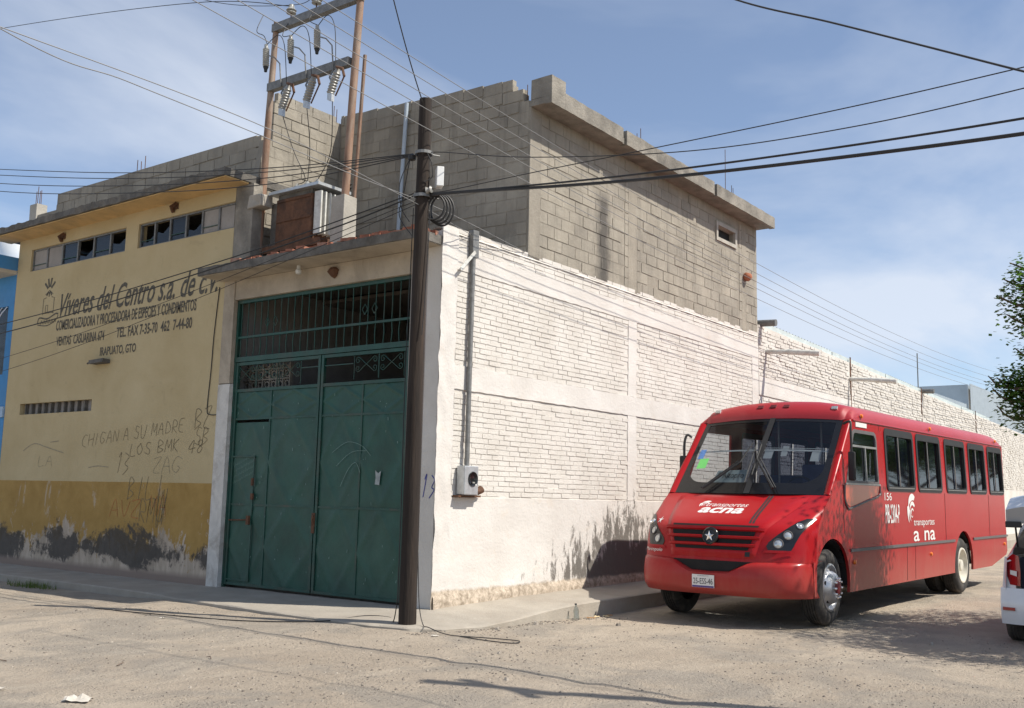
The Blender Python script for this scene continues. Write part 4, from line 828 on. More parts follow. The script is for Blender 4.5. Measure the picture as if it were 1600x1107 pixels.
# ============================================================ UTILITY POLES
def pole(x, y, h, label):
    t = thing('utility_pole', label, 'pole', (x, y, 0), group='wooden utility poles')
    n = 26; mb = MB(); mb.tube([(x+.006*noise.noise(Vector((i*.5,x,1))), y+.006*noise.noise(Vector((i*.5,x,4))), -.3+(h+.3)*i/n) for i in range(n+1)], [.112-.03*i/n+.003*noise.noise(Vector((i,2,x))) for i in range(n+1)], 16); mb.build('shaft', 'pole_wood', t, smooth=60); return t
PX, PY = -1.016, -.507
p1 = pole(PX, PY, 6.76, 'dark weathered wooden utility pole at the street corner before the gate')
for z_ in (6.02, 5.44): mb = MB(); mb.lathe([(.108,-.02),(.118,-.02),(.118,.02),(.108,.02)], (PX,PY,z_), (0,0,1), 16); mb.tube([(PX+.1,PY-.05,z_),(PX+.2,PY-.1,z_)], .012, 5); mb.build('clamp', 'steel_grey', p1)
mb = MB(); mb.obox((PX+.13,PY-.17,5.70),(.035,-.03,0),(.05,.06,0),(0,0,.13)); mb.build('junction_box', 'white_plastic', p1, bevel=.008)
mb = MB(); mb.lathe([(.02,-.05),(.05,-.03),(.03,0),(.05,.03),(.02,.05)], (PX-.02,PY-.13,5.5), (.3,-1,.2), 10); mb.build('spool_insulator', 'porcelain', p1, smooth=True)
for k in range(4):
    mb = MB(); cx_, cz_ = PX+.12+.008*k, 5.30-.01*k; rr = .17+.012*k; mb.tube([(cx_+.03*k-.05+.11*cos(a*pi/12)*.7, PY-.13-.02*k-.13*cos(a*pi/12), cz_+rr*sin(a*pi/12)) for a in range(25)], .014, 6, False); mb.build('cable_coil', 'cable', p1, smooth=True)
mb = MB(); mb.lathe([(.0,-.05),(.05,-.03),(.055,.02),(.02,.05),(0,.05)], (PX-.05,PY+.16,5.98), (0,0,1), 8); mb.build('splice_bundle', 'cable', p1)
for pts in ([(PX-.05,PY-.1,6.0),(PX-.05,PY-.18,5.85),(PX+.0,PY-.16,5.68),(PX-.08,PY-.09,5.6)], [(PX-.1,PY+.15,5.95),(PX-.2,PY+.22,5.6),(PX-.12,PY+.25,5.3),(PX-.1,PY+.12,5.1)], [(PX-.1,PY+.15,5.95),(PX-.06,PY+.28,5.5),(PX-.1,PY+.3,5.2),(PX-.12,PY+.05,4.9)], [(PX-.02,PY+.13,5.3),(PX-.09,PY+.1,3),(PX-.11,PY+.07,1.6),(PX-.12,PY+.06,.3)], [(PX+.03,PY-.12,5.3),(PX-.02,PY-.13,4.2),(PX-.05,PY-.12,3.6)]):
    mb = MB(); mb.tube(spl(pts, 6), .006, 5); mb.build('drop_wire', 'cable', p1, smooth=True)
p2 = pole(-1.44, -9.25, 8.0, 'second wooden utility pole beyond the right edge of the view')
mb = MB(); mb.bar((-1.5,-9.7,7.2),(-1.38,-8.8,7.2),.1); mb.build('crossarm', 'pole_wood', p2)

L6 = [(-10.5,-2.2,5.5)]+[(-7.04, -1.6, 5.043), (-5.768, -1.3, 5.139), (-4.2, -1.0, 5.237), (-2.377, -0.72, 5.295), (-0.433, -0.36, 5.42), (1.936, -0.01, 5.385)]
# overhead wires ------------------------------------------------------------------
def wire(pts, r, label, mat='cable', smoothn=12):
    mb = MB(); mb.tube(spl(pts, smoothn), r, 5); return tag(mb.build('overhead_wire', mat, smooth=True), label, 'wire', 'overhead wires')
for k, (a, b, c_, nm) in enumerate(((.00188,-.06244,6.798,'highest'), (.00186,-.06311,6.594,'second highest'), (.0018,-.06223,6.417,'third'), (.0017,-.0585,6.255,'fourth'), (.00163,-.05442,6.017,'lowest'))):
    wire([(x, -1.0, a*x*x+b*x+c_) for x in (-9,-6,-3,0,4,8,13,18,24,32,42,55)], .005, f'{nm} of five thin pale wires running along the white wall street', 'wire_alu', 6)
wire(L6, .005, 'thin pale wire crossing the pole low towards the white wall', 'wire_alu')
for pts, r_, lb in (([(PX+.05,PY-.08,5.50)]+[(-1.038,-0.961,5.44),(-1.104,-2.328,5.415),(-1.189,-4.066,5.369),(-1.293,-6.227,5.326),(-1.363,-7.664,5.329),(-1.419,-8.811,5.343)], .006, 'thin cable slanting over the grey slab to the right edge, higher of two'), ([(PX+.05,PY-.08,6.02)]+[(-1.031,-0.826,5.974),(-1.104,-2.323,5.605),(-1.207,-4.455,5.246),(-1.293,-6.222,5.126),(-1.363,-7.656,5.142),(-1.418,-8.804,5.214)], .006, 'thin cable slanting over the grey slab to the right edge, lower of two'), ([(PX+.05,PY-.08,5.49)]+[(-1.038,-0.962,5.415),(-1.135,-2.966,5.195),(-1.207,-4.455,5.065),(-1.293,-6.218,4.946),(-1.362,-7.644,4.878),(-1.417,-8.782,4.852)], .012, 'black cable from the corner pole to the right edge, upper of two'), ([(PX+.05,PY-.08,5.44)]+[(-1.038,-0.963,5.406),(-1.135,-2.967,5.149),(-1.207,-4.454,4.988),(-1.293,-6.215,4.841),(-1.362,-7.639,4.744),(-1.417,-8.773,4.699)], .019, 'thickest black cable from the corner pole to the right edge')): wire(pts, r_, lb)
wire([(-2.2,-3.6,7.5),(-2.351,-4.482,6.837),(-2.622,-5.608,5.997),(-2.70,-6.466,5.52),(-2.89,-7.261,5.03),(-3.138,-7.952,4.576),(-3.382,-8.696,4.108)], .0085, 'black cable sagging across the top right sky')
wire([(PX,PY,6.6),(-1.9,-.75,7.6),(-4.2,-1.6,10.2)], .008, 'guy wire rising from the corner pole top out of view')
for k, (z1, zm1, z2) in enumerate(((7.85,6.98,6.39),(7.73,6.88,6.33),(7.56,6.75,6.24),(7.40,6.62,6.14))):
    wire([(-1.0,18,9.3-.1*k),(-1.0,10.85,z1),(-1.0,6.35,zm1),(-1.0,2.6,z2),(-1.0,-.3,6.06-.01*k)], .0075, f'{("top","second","third","bottom")[k]} of four dark cables from the pole over the yellow roof', 'cable')
for k, pts in enumerate(([(-1.0,20,4.1),(-1.0,9.73,4.511),(-1.0,4.1,4.969),(-1.0,1.17,5.26),(-1.0,-.36,5.48)], [(-1.03,20,4.3),(-1.03,9.59,4.682),(-1.03,3.59,5.08),(-1.03,-.36,5.50)], [(-.9,20,3.2),(-.9,9.88,4.06),(-.9,5.27,4.60),(-.95,-.36,5.43)], [(-.9,20,2.9),(-.9,9.84,3.81),(-.9,4.42,4.57),(-.95,-.36,5.38)])):
    wire(pts, (.011,.009,.005,.005)[k], ('thick dark cable crossing the painted sign, lower of the pair','thick dark cable crossing the painted sign, upper of the pair','thin cable crossing the yellow wall below the sign title','thin cable crossing the yellow wall lowest of four')[k])
wire([(-.2,26,14),(-.2,13.2,11.77),(-.2,6,10.32),(.25,3.8,9.82)], .007, 'dark wire from the frame insulator to the left edge of the sky'); wire([(.25,2.5,9.84),(.25,3.17,9.84),(.25,3.8,9.84),(.2,6,10.52),(.1,9,12.0)], .006, 'thin wire leaving the frame top insulators')
wire([(-6.8,-1.0,5.33),(-4.2,-1.05,5.32),(-1.5,-.62,5.30),(.9,.06,5.36)], .005, 'thinnest pale wire from the upper left sky to the corner', 'wire_alu')

# ============================================================ METER BOX ON WALL
mt = thing('meter_box', 'grey electric meter box with round window on the white wall', 'meter box', (.5, -.1, 1.6))
mb = MB(); mb.box((.43,-.17,1.62),(.73,-.02,2.02)); mb.build('case', 'galvanized', mt, bevel=.012)
mb = MB(); mb.lathe([(.0,.0),(.085,.0),(.1,.012),(.105,0),(.105,-.01)], (.605,-.172,1.84), (0,-1,0), 20); dl = mb.build('round_window', 'black_gloss', mt, smooth=True); mb = MB(); mb.box((.58,-.19,1.78),(.63,-.184,1.80)); mb.build('dial', 'porcelain', dl)
mb = MB(); mb.box((.36,-.12,1.585),(.86,-.01,1.612), .004); mb.tube([(.74,-.07,1.68),(.86,-.07,1.67),(.92,-.07,1.70)], [.05,.05,.06], 8); mb.build('rusty_bracket', 'rust', mt)
mb = MB(); mb.tube([(.58,-.075,2.01),(.60,-.06,3.4),(.63,-.05,5.42)], .036, 10); mb.build('conduit', 'steel_grey', mt, smooth=True)
mb = MB(); mb.box((.57,-.09,5.02),(.70,-.004,5.42), .004); mb.build('channel', 'steel_grey', mt); mb = MB(); mb.bar((.30,-.09,4.78),(.62,-.09,5.10),.05,.012,(0,1,0)); mb.build('strap', 'white_paint_metal', mt)

# ============================================================ BLUE HOUSE, FAR SHED
bh = thing('blue_house', 'blue house with pale cornice and white window grille at the left edge', 'house', (.5, 14.5, 0))
mb = MB(); mb.plate([(11.79,-.1),(18,-.1),(18,6.05),(11.79,6.05)], [[(12.02,3.9),(13.1,3.9),(13.1,5.35),(12.02,5.35)]], to_f, .2); mb.build('wall', 'blue_wall', bh)
mb = MB(); mb.box((-.45,11.80,6.0),(3,18,6.08)); mb.build('soffit', 'cream_wall', bh); mb = MB(); mb.box((-.47,11.80,6.081),(3,18,6.36)); mb.build('roof_edge', 'blue_wall', bh)
mb = MB(); mb.box((-.04,11.8,3.0),(-.002,18,3.22)); mb.build('ledge', 'blue_pale', bh)
mb = MB(); mb.box((.1,12.03,3.91),(.12,13.09,5.34)); wn2 = mb.build('window', 'glass_dusty', bh); mb = MB(); mb.box((.5,11.9,3.7),(.55,13.4,5.6)); mb.build('room', 'interior_dark', bh)
for k in range(6): mb = MB(); y = 12.04+k*.2; mb.tube(spl([(-.02,y,5.33),(-.16,y,5.1),(-.2,y,4.8),(-.2,y,3.85)], 3), .012, 5); mb.build('grille_bar', 'grate_white', wn2)
for z_ in (5.0,4.55,4.1): mb = MB(); mb.bar((-.2,12.0,z_),(-.2,13.08,z_),.02); mb.build('grille_rail', 'grate_white', wn2)
mb = MB(); mb.lathe([(0,0),(.5,0),(.55,.1),(.55,.8),(.4,1.0),(.15,1.08),(0,1.08)], (1.2,14.0,6.36), (0,0,1), 20); tag(mb.build('water_tank', 'white_plastic', smooth=True), 'white round water tank on the blue house roof', 'tank')
shd = thing('metal_shed', 'pale corrugated metal shed rising behind the far wall', 'shed', (52, 6, 0))
def corr(x0, x1, y, z0, z1, nm):
    mb = MB(); n = int((x1-x0)/.22); mb.grid(lambda u, v: (x0+(x1-x0)*u, y+.05*sin(u*n*pi), z0+(z1-z0)*v), n*2, 1); mb.build(nm, 'corrugated', shd, fix=False)
corr(42, 49, 4.2, 0, 7.2, 'wall'); corr(49, 66, 4.0, 0, 8.35, 'wall'); mb = MB(); mb.box((42,4.3,6.9),(49,14,7.1)); mb.box((49,4.2,8.1),(66,14,8.3)); mb.build('roof', 'corrugated', shd); mb = MB(); mb.box((48.9,4.1,0),(49.02,14,8.28)); mb.build('end_wall', 'corrugated', shd)

# ============================================================ BUS
bus = thing('bus', 'red city bus with white lettering parked beside the white wall', 'bus', (3.378, -4.081, -.085), (0, -.0075, -.024))
bus.scale = (1.056,)*3; WM[bus.name] = Matrix.LocRotScale(Vector((3.378, -4.081, -.085)), bus.rotation_euler, bus.scale)
BW = 2.45; HB = BW/2
def interp(t, tab):
    if t <= tab[0][0]: return tab[0][1]
    for (a, p), (b, q) in zip(tab, tab[1:]):
        if t <= b: return p+(q-p)*(t-a)/(b-a)
    return tab[-1][1]
SC = [(.60,-.69),(.85,-.67),(1.05,-.62),(1.2,-.575),(1.28,-.52),(1.35,-.41),(1.42,-.26),(1.5,-.07),(1.6,.16),(1.7,.38)]
SE = [(.60,-.14),(.85,-.13),(1.05,-.11),(1.25,-.06),(1.35,.0),(1.42,.05),(1.5,.13),(1.6,.25),(1.7,.40)]
def FS(y, z):
    u = min(1, abs(y-HB)/HB); g = 1-(max(0, 1-u**3.4))**.5; return interp(z, SC)+(interp(z, SE)-interp(z, SC))*g
def bp(name, mb, mat, parent=None, **k): return mb.build(name, mat, parent or bus, local=True, **k)
# --- side panels with window openings and wheel arches
RA, RB, TR = .45, 6.9, .50
WIN = [(2.73,4.09),(4.29,5.60),(5.92,7.20),(7.48,8.65),(8.92,10.05)]
ZW0, ZW1 = 1.82, 2.735
DOORW = [(1.00,1.885),(2.36,1.885),(2.36,2.56),(2.33,2.63),(2.26,2.66),(1.42,2.66),(1.34,2.62)]
out = [(-.13,.66),(-.13,.85),(-.11,1.05),(-.06,1.25),(0,1.35),(.13,1.5),(.40,1.70),(.66,2.0),(1.0,2.36),(1.36,2.80),(10.14,2.80),(10.2,2.72),(10.2,.66),(10.1,.58),(8.9,.40),(7.52,.40)]
out += arc(RB, .50, .62, -9, 189, 18)[0:]+[(6.28,.40),(1.09,.40)]+arc(RA, .50, .64, -9, 165, 18)
for yy, sgn_, nm in ((0, 1, 'side_panel'), (BW, -1, 'side_panel')):
    hl = [rrect(a, b, ZW0, ZW1, .09) for a, b in WIN]+([DOORW] if sgn_ > 0 else [[(.95,1.885),(2.36,1.885),(2.36,2.66),(1.42,2.66)]])
    mb = MB(); mb.plate(out, hl, lambda u, v, d: (u, yy+sgn_*(d+.035*max(0, v-1.85)+.03*max(0, .9-v)), v), .04); sp_ = bp(nm, mb, 'bus_red')
    for a, b in WIN:
        mb = MB(); ro, ri = rrect(a-.025, b+.025, ZW0-.025, ZW1+.02, .10), rrect(a+.045, b-.045, ZW0+.05, ZW1-.09, .05)
        off = lambda v: yy+sgn_*(.035*max(0, v-1.85))
        mb.plate(ro, [ri], lambda u, v, d: (u, off(v)+sgn_*(d-.012), v), .05); wf = bp('window', mb, 'black_rubber', sp_)
        m_ = a+(b-a)*.47; mb = MB(); mb.box((m_-.02, 0, ZW0+.05), (m_+.02, .012, ZW1-.09)); mb.v = [(x, off(z)+sgn_*(y-.004), z) for x, y, z in mb.v]; bp('divider', mb, 'bus_grey_trim', wf)
        for x0, x1, dp in ((a+.046, m_-.021, .018), (m_+.021, b-.046, .026)):
            mb = MB(); mb.add([(x0, off(ZW0)+sgn_*dp, ZW0+.05), (x1, off(ZW0)+sgn_*dp, ZW0+.05), (x1, off(ZW1)+sgn_*dp, ZW1-.09), (x0, off(ZW1)+sgn_*dp, ZW1-.09)], [(0,1,2,3)]); bp('pane', mb, 'glass_tint', wf, fix=False)
        mb = MB(); mb.tube([(x, off(z)+sgn_*-.008, z) for x, z in [(a+.05,ZW0+.025),(b-.05,ZW0+.025)]], .007, 4); bp('sill_strip', mb, 'alu_trim', wf)
        random.seed(int(a*100)+int(yy*7)); mb = MB()
        def curt(x0, x1):
            n = 40; mb.grid(lambda u, v: (x0+(x1-x0)*u, yy+sgn_*(.12+.028*sin(u*34)+.02*noise.noise(Vector((u*5, v*2, a)))), ZW0-.05+v*(ZW1-ZW0)), n, 4)
        if sgn_ > 0:
            curt(a-.05, a+(b-a)*random.uniform(.30,.45)); curt(b-(b-a)*random.uniform(.22,.36), b+.05); bp('curtain', mb, 'curtain_blue', sp_, fix=False)
        elif a > 6: curt(a-.05, b+.05); bp('curtain', mb, 'curtain_blue', sp_, fix=False)
# driver window
sp_ = [o for o in bus.children if o.name.startswith('side_panel')][0]
off = lambda v: .035*max(0, v-1.85)
mb = MB(); inn = [(1.09,1.925),(2.31,1.925),(2.31,2.55),(2.25,2.61),(1.45,2.61),(1.40,2.58)]
mb.plate([(x, z) for x, z in DOORW], [inn], lambda u, v, d: (u, off(v)+d-.006, v), .03); dw = bp('driver_window', mb, 'bus_grey_trim', sp_)
mb = MB(); mb.add([(x, off(z)+.015, z) for x, z in inn], [tuple(range(len(inn)))]); bp('pane', mb, 'glass_wind', dw, fix=False)
for p, q in (((1.30,2.42),(2.31,2.42)), ((1.83,1.93),(1.83,2.42))): mb = MB(); mb.bar((p[0],off(p[1])-.004,p[1]),(q[0],off(q[1])-.004,q[1]),.03,.02,(0,1,0)); bp('divider', mb, 'alu_trim', dw)
mb = MB(); mb.box((.97,-.012,1.868),(2.40,.0,1.892)); bp('sill_strip', mb, 'alu_trim', dw)
mb = MB(); mb.add([(.97,-.004,1.866),(2.36,-.004,1.866),(2.30,-.004,1.74),(1.14,-.004,1.56),(1.02,-.004,1.60),(.95,-.004,1.72)], [(0,1,2,3,4,5)]); bp('dip_panel', mb, 'bus_orange', sp_, fix=False)
mb = MB(); mb.tube(spl([(.93,-.006,1.86),(.93,-.006,1.66),(1.02,-.006,1.56),(1.14,-.006,1.54),(1.8,-.006,1.64),(2.32,-.006,1.72),(2.38,-.006,1.80),(2.39,-.006,1.86)], 5), .014, 6); bp('dip_molding', mb, 'bus_grey_trim', sp_, smooth=True)
# trims, panel seams, lettering on the right side
for x0, x1 in ((1.10,6.27),(7.53,10.19)): mb = MB(); mb.box((x0,-.018,.945),(x1,.0,.985)); bp('rub_rail', mb, 'bus_grey_trim', sp_)
for x, z0, z1 in ((2.50,.42,2.78),(4.02,.42,.94),(5.76,.99,1.79),(8.79,.99,1.79),(3.6,.42,.94),(.88,1.2,1.86)): mb = MB(); mb.box((x-.004,-.0035,z0),(x+.004,-.001,z1)); mb.v = [(a, b+(off(c) if c > 1.85 else .03*max(0,.9-c)), c) for a, b, c in mb.v]; bp('panel_seam', mb, 'black_rubber', sp_)
tside = lambda x0, z0: (lambda u, v: (x0+u, -.0045, z0+v))
text_mesh('156', tside(2.58,1.655), .33, .115).build('fleet_number', 'bus_white', sp_, True, fix=False)
text_mesh('PIB-2304-P', tside(2.60,1.31), .66, .29, bold=.012).build('permit_number', 'bus_white', sp_, True, fix=False)
text_mesh('transportes', tside(3.96,1.225), 1.12, .125).build('lettering', 'bus_white', sp_, True, fix=False)
text_mesh('a', tside(3.93,1.01), .30, .165, bold=.01).build('lettering', 'bus_white', sp_, True, fix=False); text_mesh('na', tside(4.50,1.01), .60, .165, bold=.01).build('lettering', 'bus_white', sp_, True, fix=False)
mb = MB()
def swirl(mb, pts, ws, t3):
    pts = [Vector(p) for p in pts]; n = len(pts); vs = []
    for i, p in enumerate(pts):
        t = (pts[min(i+1,n-1)]-pts[max(i-1,0)]).normalized(); q = Vector((-t.y, t.x))*ws[i]/2; vs += [t3(*(p+q)), t3(*(p-q))]
    mb.add(vs, [(2*i,2*i+1,2*i+3,2*i+2) for i in range(n-1)])
def logo(mb, t3, k):
    for r0, wd_, a0, a1 in ((.50,.20,60,215), (.32,.11,40,235), (.15,.05,30,330)):
        n = 24; pts = [(k*(.05+(r0-.06*i/n)*.62*cos(R(a0+(a1-a0)*i/n))), k*((r0-.06*i/n)*sin(R(a0+(a1-a0)*i/n)))) for i in range(n+1)]; swirl(mb, pts, [k*wd_*(.25+.75*sin(pi*min(1, (i+2)/(n*.62)))**.8 if i < n*.6 else (1-i/n)*1.9+.08) for i in range(n+1)], t3)
logo(mb, lambda u, v: (3.86+u*1.35, -.0045, 1.45+v), .54); bp('swirl_logo', mb, 'bus_white', sp_, fix=False)
for x, z in ((1.25,.80),(4.85,.78),(9.95,.80),(1.75,2.865),(5.1,2.875),(9.6,2.88)):
    mb = MB(); mb.lathe([(.0,.03),(.025,.025),(.035,.0)], (x,(.005 if z < 2 else .03),z), (0,-1,0), 10); bp('marker_light', mb, 'amber', sp_, smooth=True)
mb = MB(); mb.box((1.50,.020,2.70),(1.95,.03,2.765)); bp('name_plate', mb, 'bus_white', sp_)
# --- roof
CS = [(0,2.78),(.004,2.84),(.02,2.90),(.06,2.955),(.14,3.0),(.3,3.05),(.6,3.095),(.95,3.115),(1.225,3.12)]
CS = CS+[(BW-a, b) for a, b in CS[-2::-1]]
CS = [(min(max(a, .033), BW-.033) if b < 2.83 else a*(BW-.07)/BW+.035, b) for a, b in CS]
mb = MB(); n = len(CS)
stn = [1.75,2.2,3,4,5,6,7,8,9,9.7,9.95,10.08,10.16,10.2]
for x in stn:
    e = max(0, (x-9.7)/.5); d = (1-(1-e*e)**.5)*.34 if e > 0 else 0
    for y, z in CS: mb.v.append((x, y, z-d*max(0, (z-2.78)/.34)))
mb.f = [(i*n+k, i*n+k+1, (i+1)*n+k+1, (i+1)*n+k) for i in range(len(stn)-1) for k in range(n-1)]
roof = bp('roof', mb, 'bus_roof_red', smooth=50)
# gutter
for yy in (.026, BW-.026): mb = MB(); mb.tube([(1.40,yy,2.79),(10.15,yy,2.80)], .012, 5); bp('gutter', mb, 'bus_red', roof)
def WS(u, v):   # windscreen: u across 0..1 (right to left), v up
    y0, y1 = .10+.05*v, BW-.10-.05*v; y = y0+(y1-y0)*u; c_ = 1-(2*u-1)**2; q = .42+.94*v; return (q-c_*(.09-.03*v), y, 1.715+(1.07+.05*c_)*v)
mb = MB()   # forehead: lofted from the windscreen head to the roof
def fore(u, v):
    k = u*(n-1); i = min(int(k), n-2); f_ = k-i; y1 = CS[i][0]+(CS[i+1][0]-CS[i][0])*f_; z1 = CS[i][1]+(CS[i+1][1]-CS[i][1])*f_
    a = WS(min(1, max(0, (y1-.15)/(BW-.3))), 1.0); sd = 1 if .16 < y1 < BW-.16 else 0
    p0 = Vector((a[0]-.012, y1, a[2])) if sd else Vector((1.38+.0*abs(y1), y1, min(z1, 2.80)))
    p3 = Vector((1.75, y1, z1)); p1 = p0+Vector((.03,0,.16 if sd else .04)); p2 = p3+Vector((-.24,0,.0)); t = v
    return p0*(1-t)**3+p1*3*t*(1-t)**2+p2*3*t*t*(1-t)+p3*t**3
mb.grid(fore, 48, 10); bp('forehead', mb, 'bus_roof_red', roof, smooth=60)
for y in (.30, 1.02, 1.225, 1.43, 2.15):
    q = fore((min(range(n), key=lambda i: abs(CS[i][0]-y)))/(n-1), .45); mb = MB(); mb.obox((q[0]-.005, y, q[2]), (.02,0,.022), (0,.045,0), (.012,0,-.010)); bp('roof_lamp', mb, 'hub_red' if abs(y-HB) < .3 else 'lens_clear', roof, bevel=.006)
# --- windscreen
def wspatch(u0, u1, v0, v1, offx, nu=16, nv=8):
    mb = MB(); mb.grid(lambda a, b: tuple(Vector(WS(u0+(u1-u0)*a, v0+(v1-v0)*b))+Vector((-offx*.75,0,offx*.66))), nu, nv); return mb
ws = bp('windscreen', wspatch(.46+.0, .50, 0, 1, .012, 2, 6), 'black_rubber', smooth=40)
for u0, u1 in ((.035,.462),(.498,.965)): bp('pane', wspatch(u0, u1, .13, .965, 0), 'glass_wind', ws, smooth=60, fix=False)
for a in ((0,1,0,.14),(0,1,.955,1),(0,.04,.14,.955),(.96,1,.14,.955)): bp('black_border', wspatch(*a, .004, 24, 6), 'black_gloss', ws, smooth=60, fix=False)
for k, (cu_, cv_) in enumerate(((.04,.14),(.96,.14))):   # rounded lower corners of the black border
    mb = MB(); s_ = 1 if k == 0 else -1; pts = [(cu_, cv_)]+[(cu_+s_*.13*(1-sin(R(a))), cv_+.20*(1-cos(R(a)))) for a in range(0, 91, 10)]
    mb.add([tuple(Vector(WS(*p))+Vector((-.004,0,.003))) for p in pts], [(0, i, i+1) for i in range(1, len(pts)-1)]); bp('black_border', mb, 'black_gloss', ws, fix=False)
for pts in (((.30,.03),(.47,.40),(.50,.52)), ((.78,.02),(.58,.36),(.54,.62))):
    q = [tuple(Vector(WS(*p))+Vector((-.06,0,.05))) for p in pts]; mb = MB(); mb.tube(q, [.02,.014,.008], 6); bp('wiper', mb, 'black_rubber', ws)
for pts in (((.285,.04),(.455,.42)), ((.795,.03),(.60,.38)), ((.50,.10),(.515,.62)), ((.47,.2),(.478,.6))):
    q = [tuple(Vector(WS(*p))+Vector((-.05,0,.045))) for p in pts]; mb = MB(); mb.tube(q, .009, 5); bp('wiper_arm', mb, 'black_rubber', ws)
def wspoly(pts, offx, name, mat): mb = MB(); mb.add([tuple(Vector(WS(*p))+Vector((-offx*.75,0,offx*.66))) for p in pts], [tuple(range(len(pts)))]); return bp(name, mb, mat, ws, fix=False)
# things stuck behind / on the glass (u from right to left)
wspoly([(.92,.33),(.85,.335),(.85,.47),(.92,.47)], .002, 'green_sticker', 'sticker_green'); wspoly([(.945,.47),(.90,.47),(.90,.60),(.945,.60)], .002, 'blue_sticker', 'sticker_blue')
sg = wspoly([(.76,.155),(.53,.155),(.53,.32),(.745,.31)], -.02, 'destination_sign', 'sign_pale')
text_mesh('8 Altopro', lambda u, v: tuple(Vector(WS(.735-u, .185+v))+Vector((.011,0,-.0095))), .19, .10).build('sign_text', 'text_dark', sg, True, fix=False)
for u0, u1, v0, v1 in ((.045,.965,.565,.585),(.045,.46,.60,.606)): mb = wspatch(u0, u1, v0, v1, -.015, 20, 1); bp('visor_strip', mb, 'paper_bus', ws, fix=False)
for u0, u1, v0, v1 in ((.085,.145,.44,.57),(.305,.345,.50,.63),(.40,.46,.47,.57)): wspoly([(u0,v0),(u1,v0),(u1,v1),(u0,v1)], -.02, 'paper', 'paper_bus')
# A-pillars joining windscreen and side
for right in (True, False):
    mb = MB()
    def pil(u, v, r_=right):
        w_ = Vector(WS(0 if r_ else 1, v)); x = interp(w_.z, [(1.70,.40),(2.0,.66),(2.36,1.0),(2.80,1.36)]); yo = .035*max(0, w_.z-1.85); s_ = Vector((x, yo if r_ else BW-yo, w_.z))
        m_ = (w_+s_)/2+Vector((-.05,(-.03 if r_ else .03),.02)); return w_*(1-u)**2+m_*2*u*(1-u)+s_*u*u
    mb.grid(pil, 6, 12); bp('pillar', mb, 'bus_red', smooth=60)
# --- nose: fenders, bonnet, grille, bumper
mb = MB(); mb.grid(lambda u, v: (FS(.0+BW*u, .80+.91*v), BW*u, .80+.91*v), 60, 26); nose = bp('nose', mb, 'bus_red', smooth=60)
def hwid(z): return interp(z, [(.86,.60),(1.1,.66),(1.28,.74),(1.45,.86),(1.6,.95),(1.7,.98)])
def NP(y, z, o=0):   # point o metres in front of the nose surface
    x = FS(y, z); dz = (FS(y, z+.02)-FS(y, z-.02))/.04; nx = Vector((-1, (FS(y+.02, z)-FS(y-.02, z))/.04, dz)).normalized(); return (x+nx.x*o, y+nx.y*o, z+nx.z*o)
mb = MB(); mb.grid(lambda u, v: NP(HB+(2*u-1)*hwid(.88+.82*v), .88+.82*v, .034*min(1, min(u, 1-u)*22)*min(1, v*14)*min(1, (1-v)*8)+.002), 56, 30); bon = bp('bonnet', mb, 'bus_red', nose, smooth=60)
def npatch(mb, rows_, o, m=14):   # rows: (z, y0, y1)
    k = len(mb.v); w_ = m+1
    for z, y0, y1 in rows_: mb.v += [NP(y0+(y1-y0)*i/m, z, o) for i in range(w_)]
    mb.f += [(k+j*w_+i, k+j*w_+i+1, k+(j+1)*w_+i+1, k+(j+1)*w_+i) for j in range(len(rows_)-1) for i in range(m)]; return mb
mb = npatch(MB(), [(.975+.0375*i, HB-.52-.013*i, HB+.52+.013*i) for i in range(9)], .043); gr = bp('grille', mb, 'chassis_black', nose, smooth=60, fix=False)
for z0, z1 in ((1.215,1.245),(1.12,1.15),(1.025,1.055)):
    wv = .60+(z0-1.0)*.5; k = MB()
    for a, b, o0, o1 in ((z0, z1, .038, .075),): 
        m = 24; ys_ = [HB-wv+2*wv*i/m for i in range(m+1)]
        for z, o in ((z0-.008,.040),(z0-.004,.075),(z1-.010,.085),(z1,.065),(z1+.004,.040)): k.v += [NP(y, z, o*(1 if abs(y-HB) < wv*.97 else .8)) for y in ys_]
        k.f += [(j*(m+1)+i, j*(m+1)+i+1, (j+1)*(m+1)+i+1, (j+1)*(m+1)+i) for j in range(4) for i in range(m)]
    bp('grille_bar', k, 'bus_red', gr, smooth=50)
q = Vector(NP(HB, 1.13, .085)); mb = MB(); mb.lathe([(.0,.012),(.085,.012),(.088,0),(.115,.0),(.12,-.04),(.10,-.06)], q, (-1,0,.12), 28); emb = bp('emblem', mb, 'black_gloss', gr, smooth=30)
mb = MB(); st = [(q.y+(.07 if i % 2 == 0 else .028)*sin(i*pi/5), q.z+(.07 if i % 2 == 0 else .028)*cos(i*pi/5)) for i in range(10)]; mb.add([(q.x-.034, q.y, q.z)]+[(q.x-.026, y, z) for y, z in st], [(0, i+1, (i+1) % 10+1) for i in range(10)]); bp('star', mb, 'chrome', emb)
mb = MB(); mb.lathe([(.088,.014),(.098,.02),(.112,.012),(.118,0)], q, (-1,0,.12), 28); bp('emblem_ring', mb, 'black_gloss', emb, smooth=40)
for y0 in (.70,.745):   # dark tape stripe over bonnet and bars
    mb = npatch(MB(), [(1.30+.02*i, y0-.0-.016+.003*i, y0+.016+.003*i) for i in range(19)], .0365, 1); bp('tape_stripe', mb, 'black_rubber', bon, fix=False)
for z0, z1 in ((.90,.96),): mb = npatch(MB(), [(.90+.01*i, .675, .74) for i in range(7)], .037, 1); bp('tape_stripe', mb, 'black_rubber', bon, fix=False)
tb = lambda y0, z0: (lambda u, v: NP(y0-u, z0+v, .0375))
